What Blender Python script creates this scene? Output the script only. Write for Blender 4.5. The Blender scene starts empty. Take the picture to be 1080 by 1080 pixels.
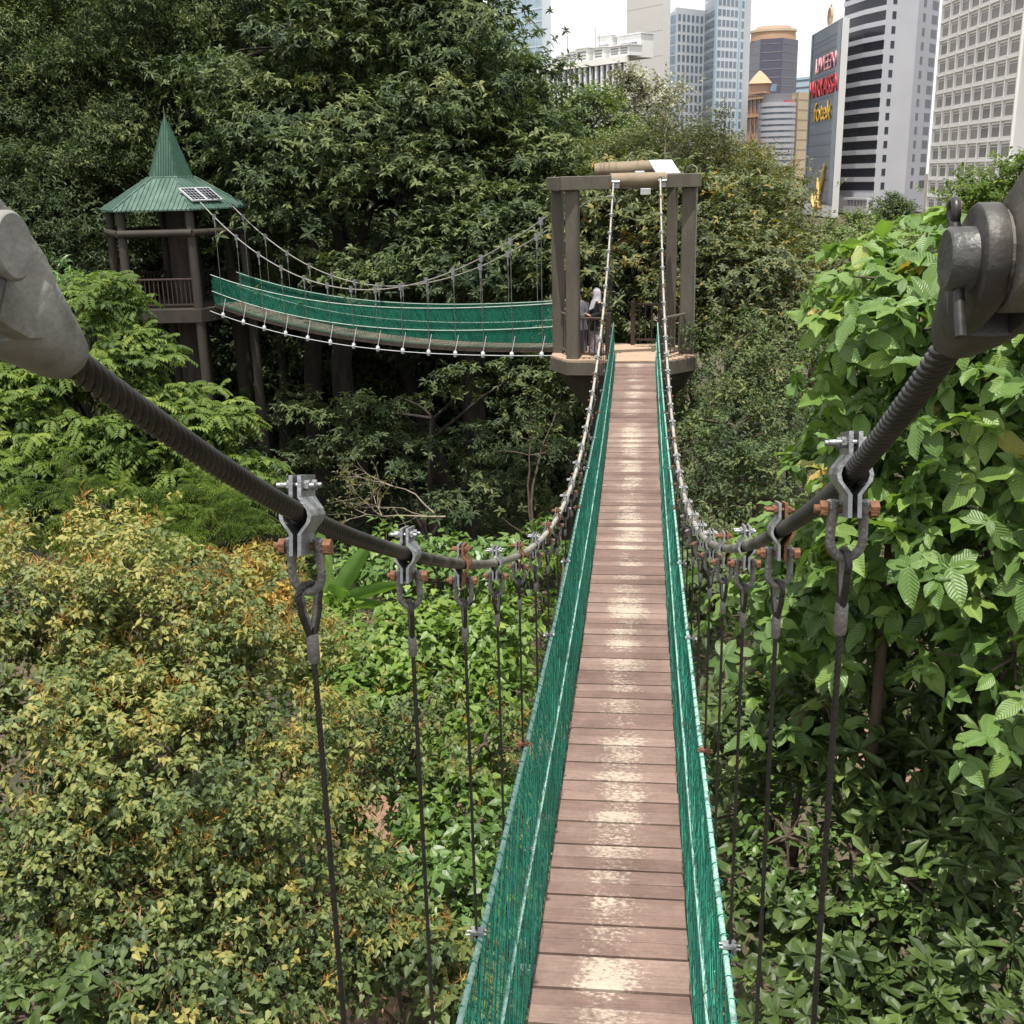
import bpy, bmesh, math, random
import numpy as np
from mathutils import Vector, Matrix

SC = bpy.context.scene
COL = SC.collection
PI = math.pi
R = math.radians
random.seed(7)

# ------------------------------------------------------------------ camera
FPX, PITCH, ROLL, YAW = 1166.2, .294, -.0243, -.12
CAM = np.array([.1372, 0.0, 4.023])
_fw = np.array([math.sin(YAW)*math.cos(PITCH), math.cos(YAW)*math.cos(PITCH), -math.sin(PITCH)])
_r = np.array([math.cos(YAW), -math.sin(YAW), 0.0])
_u = np.cross(_r, _fw)
_c, _s = math.cos(ROLL), math.sin(ROLL)
CR, CU = _c*_r + _s*_u, -_s*_r + _c*_u
cd = bpy.data.cameras.new('camera')
cam = bpy.data.objects.new('camera', cd)
COL.objects.link(cam)
cd.sensor_width = 36
cd.lens = 36*FPX/1080
cd.clip_start, cd.clip_end = .05, 4000
M = Matrix.Identity(4)
for i in range(3):
    M[i][0], M[i][1], M[i][2], M[i][3] = CR[i], CU[i], -_fw[i], CAM[i]
cam.matrix_world = M
SC.camera = cam


def at(px, py, y):
    """world point seen along a photo direction at distance y (used to survey the place)"""
    d = _fw + CR*(px-540)/FPX - CU*(py-540)/FPX
    return CAM + d*(y/d[1])


# ------------------------------------------------------------------ materials
def lin(c):
    return tuple((v/255/12.92 if v/255 <= .04045 else ((v/255+.055)/1.055)**2.4) for v in c)


def mat(name):
    m = bpy.data.materials.new(name)
    m.use_nodes = True
    nt = m.node_tree
    return m, nt, nt.nodes['Principled BSDF']


def N(nt, t, **kw):
    n = nt.nodes.new(t)
    for k, v in kw.items():
        setattr(n, k, v)
    return n


def ramp(nt, stops, interp='LINEAR'):
    n = N(nt, 'ShaderNodeValToRGB')
    cr = n.color_ramp
    cr.interpolation = interp
    while len(cr.elements) < len(stops):
        cr.elements.new(.5)
    for e, (p, c) in zip(cr.elements, stops):
        e.position = p
        e.color = (*c, 1) if len(c) == 3 else c
    return n


def mixrgb(nt, fac, a, b, blend='MIX'):
    n = N(nt, 'ShaderNodeMix', data_type='RGBA', blend_type=blend)
    for s, v in ((0, fac), (6, a), (7, b)):
        if isinstance(v, (int, float)):
            n.inputs[s].default_value = v
        elif isinstance(v, tuple):
            n.inputs[s].default_value = (*v, 1)
        else:
            nt.links.new(v, n.inputs[s])
    return n.outputs[2]


def surf(name, c1, c2=None, scale=6., rough=.6, metal=0., spec=.4, bump=.0, bscale=40., detail=5, c3=None, stretch=(1, 1, 1), dirt=None):
    """a noisy real-world surface: two or three tones, bump and uneven gloss"""
    m, nt, b = mat(name)
    tc = N(nt, 'ShaderNodeTexCoord')
    mp = N(nt, 'ShaderNodeMapping')
    mp.inputs['Scale'].default_value = stretch
    nt.links.new(tc.outputs['Object'], mp.inputs[0])
    nz = N(nt, 'ShaderNodeTexNoise')
    nz.inputs['Scale'].default_value = scale
    nz.inputs['Detail'].default_value = detail
    nz.inputs['Roughness'].default_value = .6
    nt.links.new(mp.outputs[0], nz.inputs['Vector'])
    c2 = c2 or tuple(v*.7 for v in c1)
    st = [(.32, c2), (.62, c1)]
    if c3:
        st.append((.78, c3))
    rp = ramp(nt, st)
    nt.links.new(nz.outputs[0], rp.inputs[0])
    nt.links.new(rp.outputs[0], b.inputs['Base Color'])
    rr = N(nt, 'ShaderNodeMapRange')
    rr.inputs[3].default_value = max(0, rough-.12)
    rr.inputs[4].default_value = min(1, rough+.12)
    nt.links.new(nz.outputs[0], rr.inputs[0])
    nt.links.new(rr.outputs[0], b.inputs['Roughness'])
    b.inputs['Metallic'].default_value = metal
    b.inputs['Specular IOR Level'].default_value = spec
    if bump:
        n2 = N(nt, 'ShaderNodeTexNoise')
        n2.inputs['Scale'].default_value = bscale
        n2.inputs['Detail'].default_value = 6
        nt.links.new(mp.outputs[0], n2.inputs['Vector'])
        bp = N(nt, 'ShaderNodeBump')
        bp.inputs['Strength'].default_value = bump
        bp.inputs['Distance'].default_value = .02
        nt.links.new(n2.outputs[0], bp.inputs['Height'])
        nt.links.new(bp.outputs[0], b.inputs['Normal'])
    return m


def leafmat(name, stops, rough=.5, spec=.35, trans=.28, tint=(1.25, 1.35, .6), veins=False):
    """per-leaf tone picks the leaf's own colour; thin leaves let some light through"""
    m, nt, b = mat(name)
    at_ = N(nt, 'ShaderNodeAttribute', attribute_name='tone')
    rp = ramp(nt, stops)
    nt.links.new(at_.outputs['Fac'], rp.inputs[0])
    col = rp.outputs[0]
    if veins:
        uv = N(nt, 'ShaderNodeUVMap')
        sx = N(nt, 'ShaderNodeSeparateXYZ')
        nt.links.new(uv.outputs[0], sx.inputs[0])
        ab = N(nt, 'ShaderNodeMath', operation='ABSOLUTE')
        nt.links.new(sx.outputs[0], ab.inputs[0])
        ma = N(nt, 'ShaderNodeMath', operation='MULTIPLY_ADD')   # along - .55*|side|
        nt.links.new(ab.outputs[0], ma.inputs[0])
        ma.inputs[1].default_value = -.55
        nt.links.new(sx.outputs[1], ma.inputs[2])
        mu = N(nt, 'ShaderNodeMath', operation='MULTIPLY')
        nt.links.new(ma.outputs[0], mu.inputs[0])
        mu.inputs[1].default_value = 2*PI*10
        sn = N(nt, 'ShaderNodeMath', operation='SINE')
        nt.links.new(mu.outputs[0], sn.inputs[0])
        pw = N(nt, 'ShaderNodeMapRange')
        pw.inputs[1].default_value = .80
        pw.inputs[2].default_value = 1.0
        nt.links.new(sn.outputs[0], pw.inputs[0])
        md = N(nt, 'ShaderNodeMapRange')                          # midrib
        md.inputs[1].default_value = .05
        md.inputs[2].default_value = .015
        nt.links.new(ab.outputs[0], md.inputs[0])
        mx = N(nt, 'ShaderNodeMath', operation='MAXIMUM')
        nt.links.new(pw.outputs[0], mx.inputs[0])
        nt.links.new(md.outputs[0], mx.inputs[1])
        lt = mixrgb(nt, 1.0, col, (1.55, 1.45, 1.3), 'MULTIPLY')
        f = N(nt, 'ShaderNodeMath', operation='MULTIPLY')
        nt.links.new(mx.outputs[0], f.inputs[0])
        f.inputs[1].default_value = .38
        col = mixrgb(nt, f.outputs[0], col, lt)
        bp = N(nt, 'ShaderNodeBump')
        bp.inputs['Strength'].default_value = .3
        bp.inputs['Distance'].default_value = .006
        nt.links.new(sn.outputs[0], bp.inputs['Height'])
        nt.links.new(bp.outputs[0], b.inputs['Normal'])
    nt.links.new(col, b.inputs['Base Color'])
    b.inputs['Roughness'].default_value = rough
    b.inputs['Specular IOR Level'].default_value = spec
    tr = N(nt, 'ShaderNodeBsdfTranslucent')
    tc = mixrgb(nt, 1.0, col, tint, 'MULTIPLY')
    nt.links.new(tc, tr.inputs[0])
    ms = N(nt, 'ShaderNodeMixShader')
    ms.inputs[0].default_value = trans
    nt.links.new(b.outputs[0], ms.inputs[1])
    nt.links.new(tr.outputs[0], ms.inputs[2])
    nt.links.new(ms.outputs[0], nt.nodes['Material Output'].inputs[0])
    return m


MT = {}
MT['cable'] = surf('greased_cable', (.055, .048, .043), (.022, .019, .018), 30, .5, .35, .5, .5, 160, c3=(.11, .095, .08))
MT['galv'] = surf('galvanised_steel', (.34, .35, .36), (.19, .195, .2), 22, .42, .75, .5, .25, 90)
MT['galvdull'] = surf('dull_galvanised_steel', (.20, .195, .185), (.10, .095, .09), 26, .55, .5, .5, .35, 90)
MT['rust'] = surf('rusted_steel', (.20, .095, .05), (.085, .045, .03), 55, .8, .25, .3, .3, 160, c3=(.30, .155, .08))
MT['wire'] = surf('dark_wire_rope', (.03, .027, .025), (.014, .013, .012), 60, .42, .2, .5)
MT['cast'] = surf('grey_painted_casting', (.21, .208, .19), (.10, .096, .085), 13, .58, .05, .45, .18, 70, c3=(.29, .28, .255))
MT['castdark'] = surf('shade_darkened_casting', (.045, .042, .038), (.022, .021, .019), 9, .5, .1, .5, .15, 60, c3=(.10, .092, .08))  # right socket: shaded copy of the grey casting, shade put into the colour
MT['lug'] = surf('weathered_lug_plate', (.12, .11, .095), (.06, .055, .05), 9, .65, .1, .4, .2, 40, c3=(.2, .18, .15))
MT['pin'] = surf('dark_grey_pin', (.07, .07, .067), (.042, .042, .041), 14, .45, .2, .5, .2, 70)
MT['brownwood'] = surf('brown_grey_post_paint', (.105, .091, .071), (.07, .061, .049), 2.6, .66, 0, .3, .4, 22, stretch=(1, 1, .3), c3=(.135, .118, .092))
MT['darkpost'] = surf('dark_stained_post', (.046, .039, .031), (.028, .024, .02), 3, .75, 0, .3, .3, 22, stretch=(1, 1, .35))
MT['darkrail'] = surf('dark_brown_rail', (.055, .035, .026), (.035, .023, .018), 5, .65, 0, .35, .2, 30)
MT['platform'] = surf('worn_platform_boards', (.42, .31, .22), (.3, .2, .145), 5, .6, 0, .35, .2, 30, stretch=(1, 5, 1))
MT['roller'] = surf('tan_log_roller', (.23, .18, .12), (.16, .125, .085), 4, .7, 0, .3, .3, 25, stretch=(.4, 1, 1))
MT['whitepl'] = surf('white_plate', (.55, .56, .58), (.45, .46, .48), 8, .35, 0, .5)
MT['spire'] = surf('darker_green_spire_roof', (.04, .095, .066), (.026, .066, .046), 1.7, .5, .1, .4, .12, 12, c3=(.065, .125, .09), stretch=(1, 1, .3))
MT['roof'] = surf('green_metal_roof', (.072, .128, .102), (.036, .075, .058), 2.6, .55, .1, .35, .15, 12, c3=(.14, .185, .155), stretch=(1, 1, .4))
MT['rooftrim'] = surf('pale_roof_trim', (.45, .48, .45), (.33, .36, .33), 6, .5)
MT['solar'] = surf('solar_cell_glass', (.018, .022, .035), (.01, .012, .02), 8, .12, 0, .6)
MT['rope'] = surf('green_white_net_rope', (.31, .47, .41), (.13, .30, .235), 45, .75, 0, .2, .6, 120, stretch=(1, 1, 1), c3=(.50, .60, .55))
MT['net'] = surf('green_nylon_net', (.055, .43, .285), (.03, .32, .21), 25, .6, 0, .35)
MT['netknot'] = surf('knotted_green_net', (.012, .19, .135), (.008, .12, .09), 25, .6, 0, .3)
MT['netdark'] = surf('deep_green_net', (.010, .155, .10), (.006, .11, .07), 25, .6, 0, .3)
MT['paleline'] = surf('pale_rope', (.4, .47, .42), (.25, .32, .28), 30, .7)
MT['paledeck'] = surf('brown_deck_edge', (.09, .068, .05), (.055, .042, .031), 6, .7, 0, .3, .2, 20)
MT['earth'] = None
MT['bark'] = surf('brown_bark', (.10, .075, .055), (.05, .038, .03), 7, .85, 0, .2, .8, 25, stretch=(1, 1, .25), c3=(.15, .12, .095))
MT['barkdark'] = surf('dark_bark', (.05, .042, .036), (.025, .021, .018), 6, .9, 0, .2, .8, 20, stretch=(1, 1, .25))
MT['barkpale'] = surf('pale_grey_bark', (.26, .22, .17), (.15, .125, .10), 7, .85, 0, .2, .5, 20, stretch=(1, 1, .3))


def cable_material():  # dark grease near; glancing light painted as paler colour farther along
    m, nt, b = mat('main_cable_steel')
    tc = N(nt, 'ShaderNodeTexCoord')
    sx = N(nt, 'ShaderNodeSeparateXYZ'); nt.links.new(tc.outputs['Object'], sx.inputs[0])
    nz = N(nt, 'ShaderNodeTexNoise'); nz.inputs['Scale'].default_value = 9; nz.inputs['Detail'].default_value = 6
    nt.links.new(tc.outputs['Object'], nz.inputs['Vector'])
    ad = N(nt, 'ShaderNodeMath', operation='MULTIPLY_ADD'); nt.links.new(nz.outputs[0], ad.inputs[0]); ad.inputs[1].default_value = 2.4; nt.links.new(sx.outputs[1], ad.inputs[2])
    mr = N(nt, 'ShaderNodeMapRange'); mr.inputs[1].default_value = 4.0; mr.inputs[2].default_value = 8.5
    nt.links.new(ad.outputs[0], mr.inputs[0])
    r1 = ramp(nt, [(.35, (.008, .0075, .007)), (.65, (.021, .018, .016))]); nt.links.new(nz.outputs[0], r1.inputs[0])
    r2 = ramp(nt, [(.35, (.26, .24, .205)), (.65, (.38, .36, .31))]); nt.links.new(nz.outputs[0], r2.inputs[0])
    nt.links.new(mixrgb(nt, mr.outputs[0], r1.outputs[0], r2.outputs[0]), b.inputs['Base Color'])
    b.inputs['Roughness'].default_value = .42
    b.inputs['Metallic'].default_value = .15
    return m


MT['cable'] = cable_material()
MT['bonegrey'] = surf('dull_grey_cable', (.27, .26, .235), (.18, .17, .15), 9, .55, .1)
MT['bone'] = surf('bleached_grey_cable', (.38, .36, .31), (.26, .24, .21), 9, .5, .1)


def deck_material():
    """brown painted boards, paint worn through to pale wood along the walked middle"""
    m, nt, b = mat('worn_brown_painted_boards')
    tc = N(nt, 'ShaderNodeTexCoord')
    geo = N(nt, 'ShaderNodeNewGeometry')
    sx = N(nt, 'ShaderNodeSeparateXYZ')
    nt.links.new(tc.outputs['Object'], sx.inputs[0])
    x2 = N(nt, 'ShaderNodeMath', operation='MULTIPLY')
    nt.links.new(sx.outputs[0], x2.inputs[0]); nt.links.new(sx.outputs[0], x2.inputs[1])
    pr = N(nt, 'ShaderNodeMapRange')
    pr.inputs[1].default_value = 0.0; pr.inputs[2].default_value = .10
    pr.inputs[3].default_value = .13; pr.inputs[4].default_value = -.17
    nt.links.new(x2.outputs[0], pr.inputs[0])
    mp = N(nt, 'ShaderNodeMapping')
    mp.inputs['Scale'].default_value = (1.0, 1.6, 1)
    nt.links.new(tc.outputs['Object'], mp.inputs[0])
    n1 = N(nt, 'ShaderNodeTexNoise')
    n1.inputs['Scale'].default_value = 26; n1.inputs['Detail'].default_value = 9; n1.inputs['Roughness'].default_value = .72
    nt.links.new(mp.outputs[0], n1.inputs['Vector'])
    n2 = N(nt, 'ShaderNodeTexNoise')
    n2.inputs['Scale'].default_value = 2.1; n2.inputs['Detail'].default_value = 5
    nt.links.new(mp.outputs[0], n2.inputs['Vector'])
    a = N(nt, 'ShaderNodeMath', operation='ADD')
    nt.links.new(n1.outputs[0], a.inputs[0]); nt.links.new(pr.outputs[0], a.inputs[1])
    ri = N(nt, 'ShaderNodeMapRange')
    ri.inputs[3].default_value = -.13; ri.inputs[4].default_value = .09
    nt.links.new(geo.outputs['Random Per Island'], ri.inputs[0])
    a2 = N(nt, 'ShaderNodeMath', operation='ADD')
    nt.links.new(a.outputs[0], a2.inputs[0]); nt.links.new(ri.outputs[0], a2.inputs[1])
    k = N(nt, 'ShaderNodeMath', operation='MULTIPLY_ADD')
    nt.links.new(n2.outputs[0], k.inputs[0]); k.inputs[1].default_value = .42; nt.links.new(a2.outputs[0], k.inputs[2])
    ws = ramp(nt, [(.79, (0, 0, 0)), (.92, (.85, .85, .85))])
    nt.links.new(k.outputs[0], ws.inputs[0])
    # paint tone per board
    rb = ramp(nt, [(0, (.145, .094, .079)), (.35, (.178, .118, .100)), (.7, (.20, .137, .116)), (1, (.24, .167, .143))])
    nt.links.new(geo.outputs['Random Per Island'], rb.inputs[0])
    fine = mixrgb(nt, .35, rb.outputs[0], n1.outputs[0], 'OVERLAY')
    # grooves lengthwise of the board
    wv = N(nt, 'ShaderNodeTexNoise')
    mp2 = N(nt, 'ShaderNodeMapping')
    mp2.inputs['Scale'].default_value = (1.5, 60, 1)
    nt.links.new(tc.outputs['Object'], mp2.inputs[0])
    wv.inputs['Scale'].default_value = 2.0
    nt.links.new(mp2.outputs[0], wv.inputs['Vector'])
    gr = ramp(nt, [(.40, (.7, .7, .7)), (.52, (1, 1, 1))])
    nt.links.new(wv.outputs[0], gr.inputs[0])
    fine2 = mixrgb(nt, .6, fine, gr.outputs[0], 'MULTIPLY')
    n3 = N(nt, 'ShaderNodeTexNoise'); n3.inputs['Scale'].default_value = 1.7; n3.inputs['Detail'].default_value = 8; n3.inputs['Roughness'].default_value = .7
    nt.links.new(tc.outputs['Object'], n3.inputs['Vector'])
    dr = ramp(nt, [(.36, (.62, .6, .57)), (.6, (1.06, 1.05, 1.03))]); nt.links.new(n3.outputs[0], dr.inputs[0])
    col = mixrgb(nt, ws.outputs[0], fine2, (.42, .365, .30))
    col = mixrgb(nt, .8, col, dr.outputs[0], 'MULTIPLY')
    nt.links.new(col, b.inputs['Base Color'])
    rr = N(nt, 'ShaderNodeMapRange')
    rr.inputs[3].default_value = .62; rr.inputs[4].default_value = .7
    nt.links.new(ws.outputs[0], rr.inputs[0])
    nt.links.new(rr.outputs[0], b.inputs['Roughness'])
    b.inputs['Specular IOR Level'].default_value = .32
    bp = N(nt, 'ShaderNodeBump')
    bp.inputs['Strength'].default_value = .25; bp.inputs['Distance'].default_value = .004
    nt.links.new(wv.outputs[0], bp.inputs['Height'])
    nt.links.new(bp.outputs[0], b.inputs['Normal'])
    return m


MT['deck'] = deck_material()


# ------------------------------------------------------------------ object helpers
def empty(name, loc, label=None, cat=None, group=None):
    o = bpy.data.objects.new(name, None)
    o.empty_display_size = .2
    COL.objects.link(o)
    o.location = loc
    tag(o, label, cat, group)
    return o


def tag(o, label=None, cat=None, group=None, kind=None):
    if label: o['label'] = label
    if cat: o['category'] = cat
    if group: o['group'] = group
    if kind: o['kind'] = kind
    return o


def wmat(o):
    m = o.matrix_basis.copy()
    return m if o.parent is None else wmat(o.parent) @ o.matrix_parent_inverse @ m


def link(name, me, m, parent=None, local=False, loc=(0, 0, 0), rot=(0, 0, 0)):
    """link mesh data; with a parent and local=False the mesh is in world coordinates"""
    o = bpy.data.objects.new(name, me)
    if m is not None and hasattr(me, 'materials') and len(me.materials) == 0:
        me.materials.append(m)
    COL.objects.link(o)
    if parent is not None:
        o.parent = parent
        if not local:
            o.matrix_parent_inverse = wmat(parent).inverted()
    o.location = loc
    o.rotation_euler = rot
    return o


class MB:
    """collects shapes; build() links them as ONE mesh object"""
    def __init__(s):
        s.v, s.f, s.sm = [], [], []

    def add(s, vs, fs, smooth=False):
        n = len(s.v)
        s.v += [tuple(float(c) for c in v) for v in vs]
        s.f += [tuple(i+n for i in f) for f in fs]
        s.sm += [smooth]*len(fs)

    def box(s, c, size, rz=0., rot=None, bev=0.):
        sx, sy, sz = (d/2 for d in size)
        m = rot if rot is not None else Matrix.Rotation(rz, 3, 'Z')
        if bev <= 0:
            vs = [Vector((x, y, z)) for x in (-sx, sx) for y in (-sy, sy) for z in (-sz, sz)]
            fs = [(0, 1, 3, 2), (4, 6, 7, 5), (0, 4, 5, 1), (2, 3, 7, 6), (0, 2, 6, 4), (1, 5, 7, 3)]
        else:
            b = bev
            vs, fs = [], []
            # chamfered box along z: octagonal section, top and bottom inset
            pr = [(-sx+b, -sy), (sx-b, -sy), (sx, -sy+b), (sx, sy-b), (sx-b, sy), (-sx+b, sy), (-sx, sy-b), (-sx, -sy+b)]
            for z, k in ((-sz, b), (-sz+b, 0), (sz-b, 0), (sz, b)):
                for x, y in pr:
                    vs.append(Vector((x-math.copysign(min(k, abs(x)), x)*.99, y-math.copysign(min(k, abs(y)), y)*.99, z)))
            for l in range(3):
                for i in range(8):
                    j = (i+1) % 8
                    fs.append((l*8+i, l*8+j, l*8+8+j, l*8+8+i))
            fs.append(tuple(range(7, -1, -1))); fs.append(tuple(range(24, 32)))
        c = Vector(c)
        s.add([m @ v + c for v in vs], fs)

    def tube(s, pts, r, n=8, caps=True, smooth=True, ref=None):
        pts = [Vector(p) for p in pts]
        rs = r if isinstance(r, (list, tuple)) else [r]*len(pts)
        vs, fs = [], []
        prev = None
        for i, p in enumerate(pts):
            d = (pts[min(i+1, len(pts)-1)]-pts[max(i-1, 0)])
            d = d.normalized() if d.length > 1e-9 else Vector((0, 0, 1))
            if prev is None:
                a = Vector(ref) if ref else (Vector((0, 0, 1)) if abs(d.z) < .9 else Vector((1, 0, 0)))
            else:
                a = prev
            a = (a - d*a.dot(d))
            a = a.normalized() if a.length > 1e-6 else d.orthogonal().normalized()
            prev = a
            b = d.cross(a)
            for k in range(n):
                t = 2*PI*k/n
                vs.append(p + (a*math.cos(t)+b*math.sin(t))*rs[i])
        for i in range(len(pts)-1):
            for k in range(n):
                j = (k+1) % n
                fs.append((i*n+k, i*n+j, (i+1)*n+j, (i+1)*n+k))
        s.add(vs, fs, smooth)
        if caps:
            L = len(pts)-1
            s.add(vs[:n], [tuple(range(n-1, -1, -1))])
            s.add(vs[L*n:], [tuple(range(n))])

    def cyl(s, p0, p1, r, n=16, r1=None):
        s.tube([p0, p1], [r, r if r1 is None else r1], n)

    def prism(s, poly, z0, z1, m=None):
        """extrude an xy outline from z0 to z1, optionally moved by a matrix"""
        n = len(poly)
        vs = [Vector((x, y, z)) for z in (z0, z1) for x, y in poly]
        if m is not None:
            vs = [m @ v for v in vs]
        fs = [tuple(range(n-1, -1, -1)), tuple(range(n, 2*n))] + [(i, (i+1) % n, n+(i+1) % n, n+i) for i in range(n)]
        s.add(vs, fs)

    def loft(s, rings, caps=True, smooth=True):
        n = len(rings[0])
        vs = [v for rg in rings for v in rg]
        fs = []
        for i in range(len(rings)-1):
            for k in range(n):
                j = (k+1) % n
                fs.append((i*n+k, i*n+j, (i+1)*n+j, (i+1)*n+k))
        s.add(vs, fs, smooth)
        if caps:
            s.add(rings[0], [tuple(range(n-1, -1, -1))])
            s.add(rings[-1], [tuple(range(n))])

    def mesh(s, name, bev=0., bseg=1, recalc=True):
        me = bpy.data.meshes.new(name)
        me.from_pydata(s.v, [], s.f)
        me.polygons.foreach_set('use_smooth', s.sm)
        me.update()
        if bev or recalc:
            bm = bmesh.new(); bm.from_mesh(me)
            if bev:
                bmesh.ops.remove_doubles(bm, verts=bm.verts, dist=1e-5)
            bmesh.ops.recalc_face_normals(bm, faces=bm.faces)
            if bev:
                es = [e for e in bm.edges if len(e.link_faces) == 2 and e.calc_face_angle(0) > .6]
                bmesh.ops.bevel(bm, geom=es, offset=bev, segments=bseg, affect='EDGES', profile=.5)
            bm.to_mesh(me); bm.free()
        return me

    def build(s, name, m, parent=None, bev=0., bseg=1, local=False, loc=(0, 0, 0), rot=(0, 0, 0), recalc=True):
        return link(name, s.mesh(name, bev, bseg, recalc), m, parent, local, loc, rot)


def fast_mesh(name, verts, tris_quads, tone=None, uv=None, smooth=False):
    """verts (n,3); tris_quads: list of (k, array(m,k)); tone/uv per face / per loop in the same order"""
    me = bpy.data.meshes.new(name)
    me.vertices.add(len(verts))
    me.vertices.foreach_set('co', np.ascontiguousarray(verts, dtype=np.float32).ravel())
    loops = np.concatenate([a.ravel() for k, a in tris_quads]).astype(np.int32)
    tot = np.concatenate([np.full(len(a), k, dtype=np.int32) for k, a in tris_quads])
    start = np.concatenate([[0], np.cumsum(tot)[:-1]]).astype(np.int32)
    me.loops.add(len(loops))
    me.loops.foreach_set('vertex_index', loops)
    me.polygons.add(len(tot))
    me.polygons.foreach_set('loop_start', start)
    if smooth:
        me.polygons.foreach_set('use_smooth', np.ones(len(tot), dtype=bool))
    else:
        me.polygons.foreach_set('use_smooth', np.zeros(len(tot), dtype=bool))
    if tone is not None:
        a = me.attributes.new('tone', 'FLOAT', 'FACE')
        a.data.foreach_set('value', np.clip(tone, 0, 1).astype(np.float32))
    if uv is not None:
        l = me.uv_layers.new(name='UVMap')
        l.data.foreach_set('uv', uv.astype(np.float32).ravel())
    me.update(calc_edges=True)
    return me


# ------------------------------------------------------------------ leaves
def tpl_leaf(w1=.42, w2=.36, fold=.10, curl=.22, p1=.32, p2=.68):
    """pointed oval blade folded on its midrib: (along, side, normal)"""
    v = [(0, 0, 0), (p1, w1, fold-.03), (p1, 0, -.02), (p1, -w1, fold-.03), (p2, w2, fold*.8-curl*.4), (p2, 0, -curl*.35), (p2, -w2, fold*.8-curl*.4), (1, 0, -curl)]
    t = [(0, 2, 1), (0, 3, 2), (4, 5, 7), (5, 6, 7)]
    q = [(1, 2, 5, 4), (2, 3, 6, 5)]
    return np.array(v, float), np.array(t), np.array(q)


def tpl_small(w=.4, fold=.12, curl=.12):
    v = [(0, 0, 0), (.45, w, fold), (1, 0, -curl), (.45, -w, fold), (.5, 0, -.02)]
    return np.array(v, float), np.array([(0, 4, 1), (1, 4, 2), (0, 3, 4), (3, 2, 4)]), np.zeros((0, 4), int)


def tpl_big():
    """larger blade with a wavy edge, for leaves seen close"""
    al = [0, .12, .3, .5, .7, .88, 1.0]
    w = [0, .26, .44, .48, .40, .22, 0]
    v, t, q = [(0, 0, 0)], [], []
    for i in range(1, 6):
        a = al[i]
        c = -.28*a*a
        wob = .035*(-1)**i
        v += [(a, w[i], .10+c+wob-.25*w[i]**2), (a, w[i]*.5, .045+c), (a, 0, c-.01), (a, -w[i]*.5, .045+c), (a, -w[i], .10+c-wob-.25*w[i]**2)]
    v.append((1, 0, -.30))
    for k in range(4):
        t.append((0, 1+k+1, 1+k))
        for i in range(4):
            b = 1+i*5+k
            q.append((b, b+1, b+6, b+5))
        t.append((21+k, 21+k+1, 26))
    return np.array(v, float), np.array(t), np.array(q)


def tpl_heart():
    v = [(.08, 0, 0), (-.05, .26, .05), (.22, .46, .04), (.6, .28, -.03), (1.05, 0, -.16), (.6, -.28, -.03), (.22, -.46, .04), (-.05, -.26, .05), (.4, 0, -.05)]
    t = [(0, 8, 2), (0, 2, 1), (2, 8, 3), (3, 8, 4), (0, 6, 8), (0, 7, 6), (6, 5, 8), (5, 4, 8)]
    return np.array(v, float), np.array(t), np.zeros((0, 4), int)


TPL = {'leaf': tpl_leaf(), 'long': tpl_leaf(.26, .27, .06, .25, .35, .7), 'small': tpl_small(), 'slim': tpl_small(.22, .08, .15), 'heart': tpl_heart(), 'blunt': tpl_leaf(.26, .44, .07, .22, .32, .74), 'big': tpl_big()}


def nrm(a):
    return a/np.maximum(np.linalg.norm(a, axis=-1, keepdims=True), 1e-9)


def leaf_mesh(name, P, F, U, L, Wd, tone, tpl, smooth=False, uv=False):
    v, t, q = TPL[tpl]
    F = nrm(F)
    U = nrm(U-F*(F*U).sum(-1, keepdims=True))
    S = np.cross(U, F)
    n, k = len(P), len(v)
    X = P[:, None, :] + L[:, None, None]*(v[None, :, 0, None]*F[:, None, :] + v[None, :, 2, None]*U[:, None, :]) + (Wd[:, None, None]*v[None, :, 1, None])*S[:, None, :]
    off = (np.arange(n)*k)[:, None, None]
    tq, tn, uvs = [], [], []
    for kk, arr in ((3, t), (4, q)):
        if len(arr):
            a = (arr[None]+off).reshape(-1, kk)
            tq.append((kk, a))
            tn.append(np.repeat(tone, len(arr)))
            if uv:
                u = v[arr.ravel()][:, [1, 0]]
                uvs.append(np.tile(u, (n, 1)))
    return fast_mesh(name, X.reshape(-1, 3), tq, np.concatenate(tn), np.concatenate(uvs) if uv else None, smooth)


def snoise(p, f, seed):
    """cheap smooth 3-d noise in -1..1"""
    r = np.random.default_rng(seed)
    o = np.zeros(len(p))
    for i in range(5):
        d = nrm(r.normal(size=3))*f*r.uniform(.7, 1.7)
        o += np.sin(p @ d*2*PI + r.uniform(0, 6.28))
    return o/5*1.6


def boughs_on(lobes, dens, rng, up=.15, thr=-.7, nf=.25, front=.5, inner=.25):
    P, O, S = [], [], []
    for (x, y, z, rx, ry, rz) in lobes:
        area = 4*PI*((rx*ry)**1.6/3+(rx*rz)**1.6/3+(ry*rz)**1.6/3)**(1/1.6)
        n = max(4, int(area*dens))
        d = nrm(rng.normal(size=(n, 3)))
        d[:, 2] = d[:, 2]*.9+up
        d = nrm(d)
        keep = (d[:, 1] < .35) | (rng.random(n) < front)
        d = d[keep]
        rad = np.where(rng.random(len(d)) < inner, rng.uniform(.35, .8, len(d)), rng.uniform(.82, 1.08, len(d)))
        p = np.array([x, y, z]) + d*rad[:, None]*np.array([rx, ry, rz])
        o = nrm(d/np.array([rx, ry, rz]))
        P.append(p); O.append(o)
    P, O = np.concatenate(P), np.concatenate(O)
    k = snoise(P, nf, int(rng.integers(1e6))) > thr
    return P[k], O[k]


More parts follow.
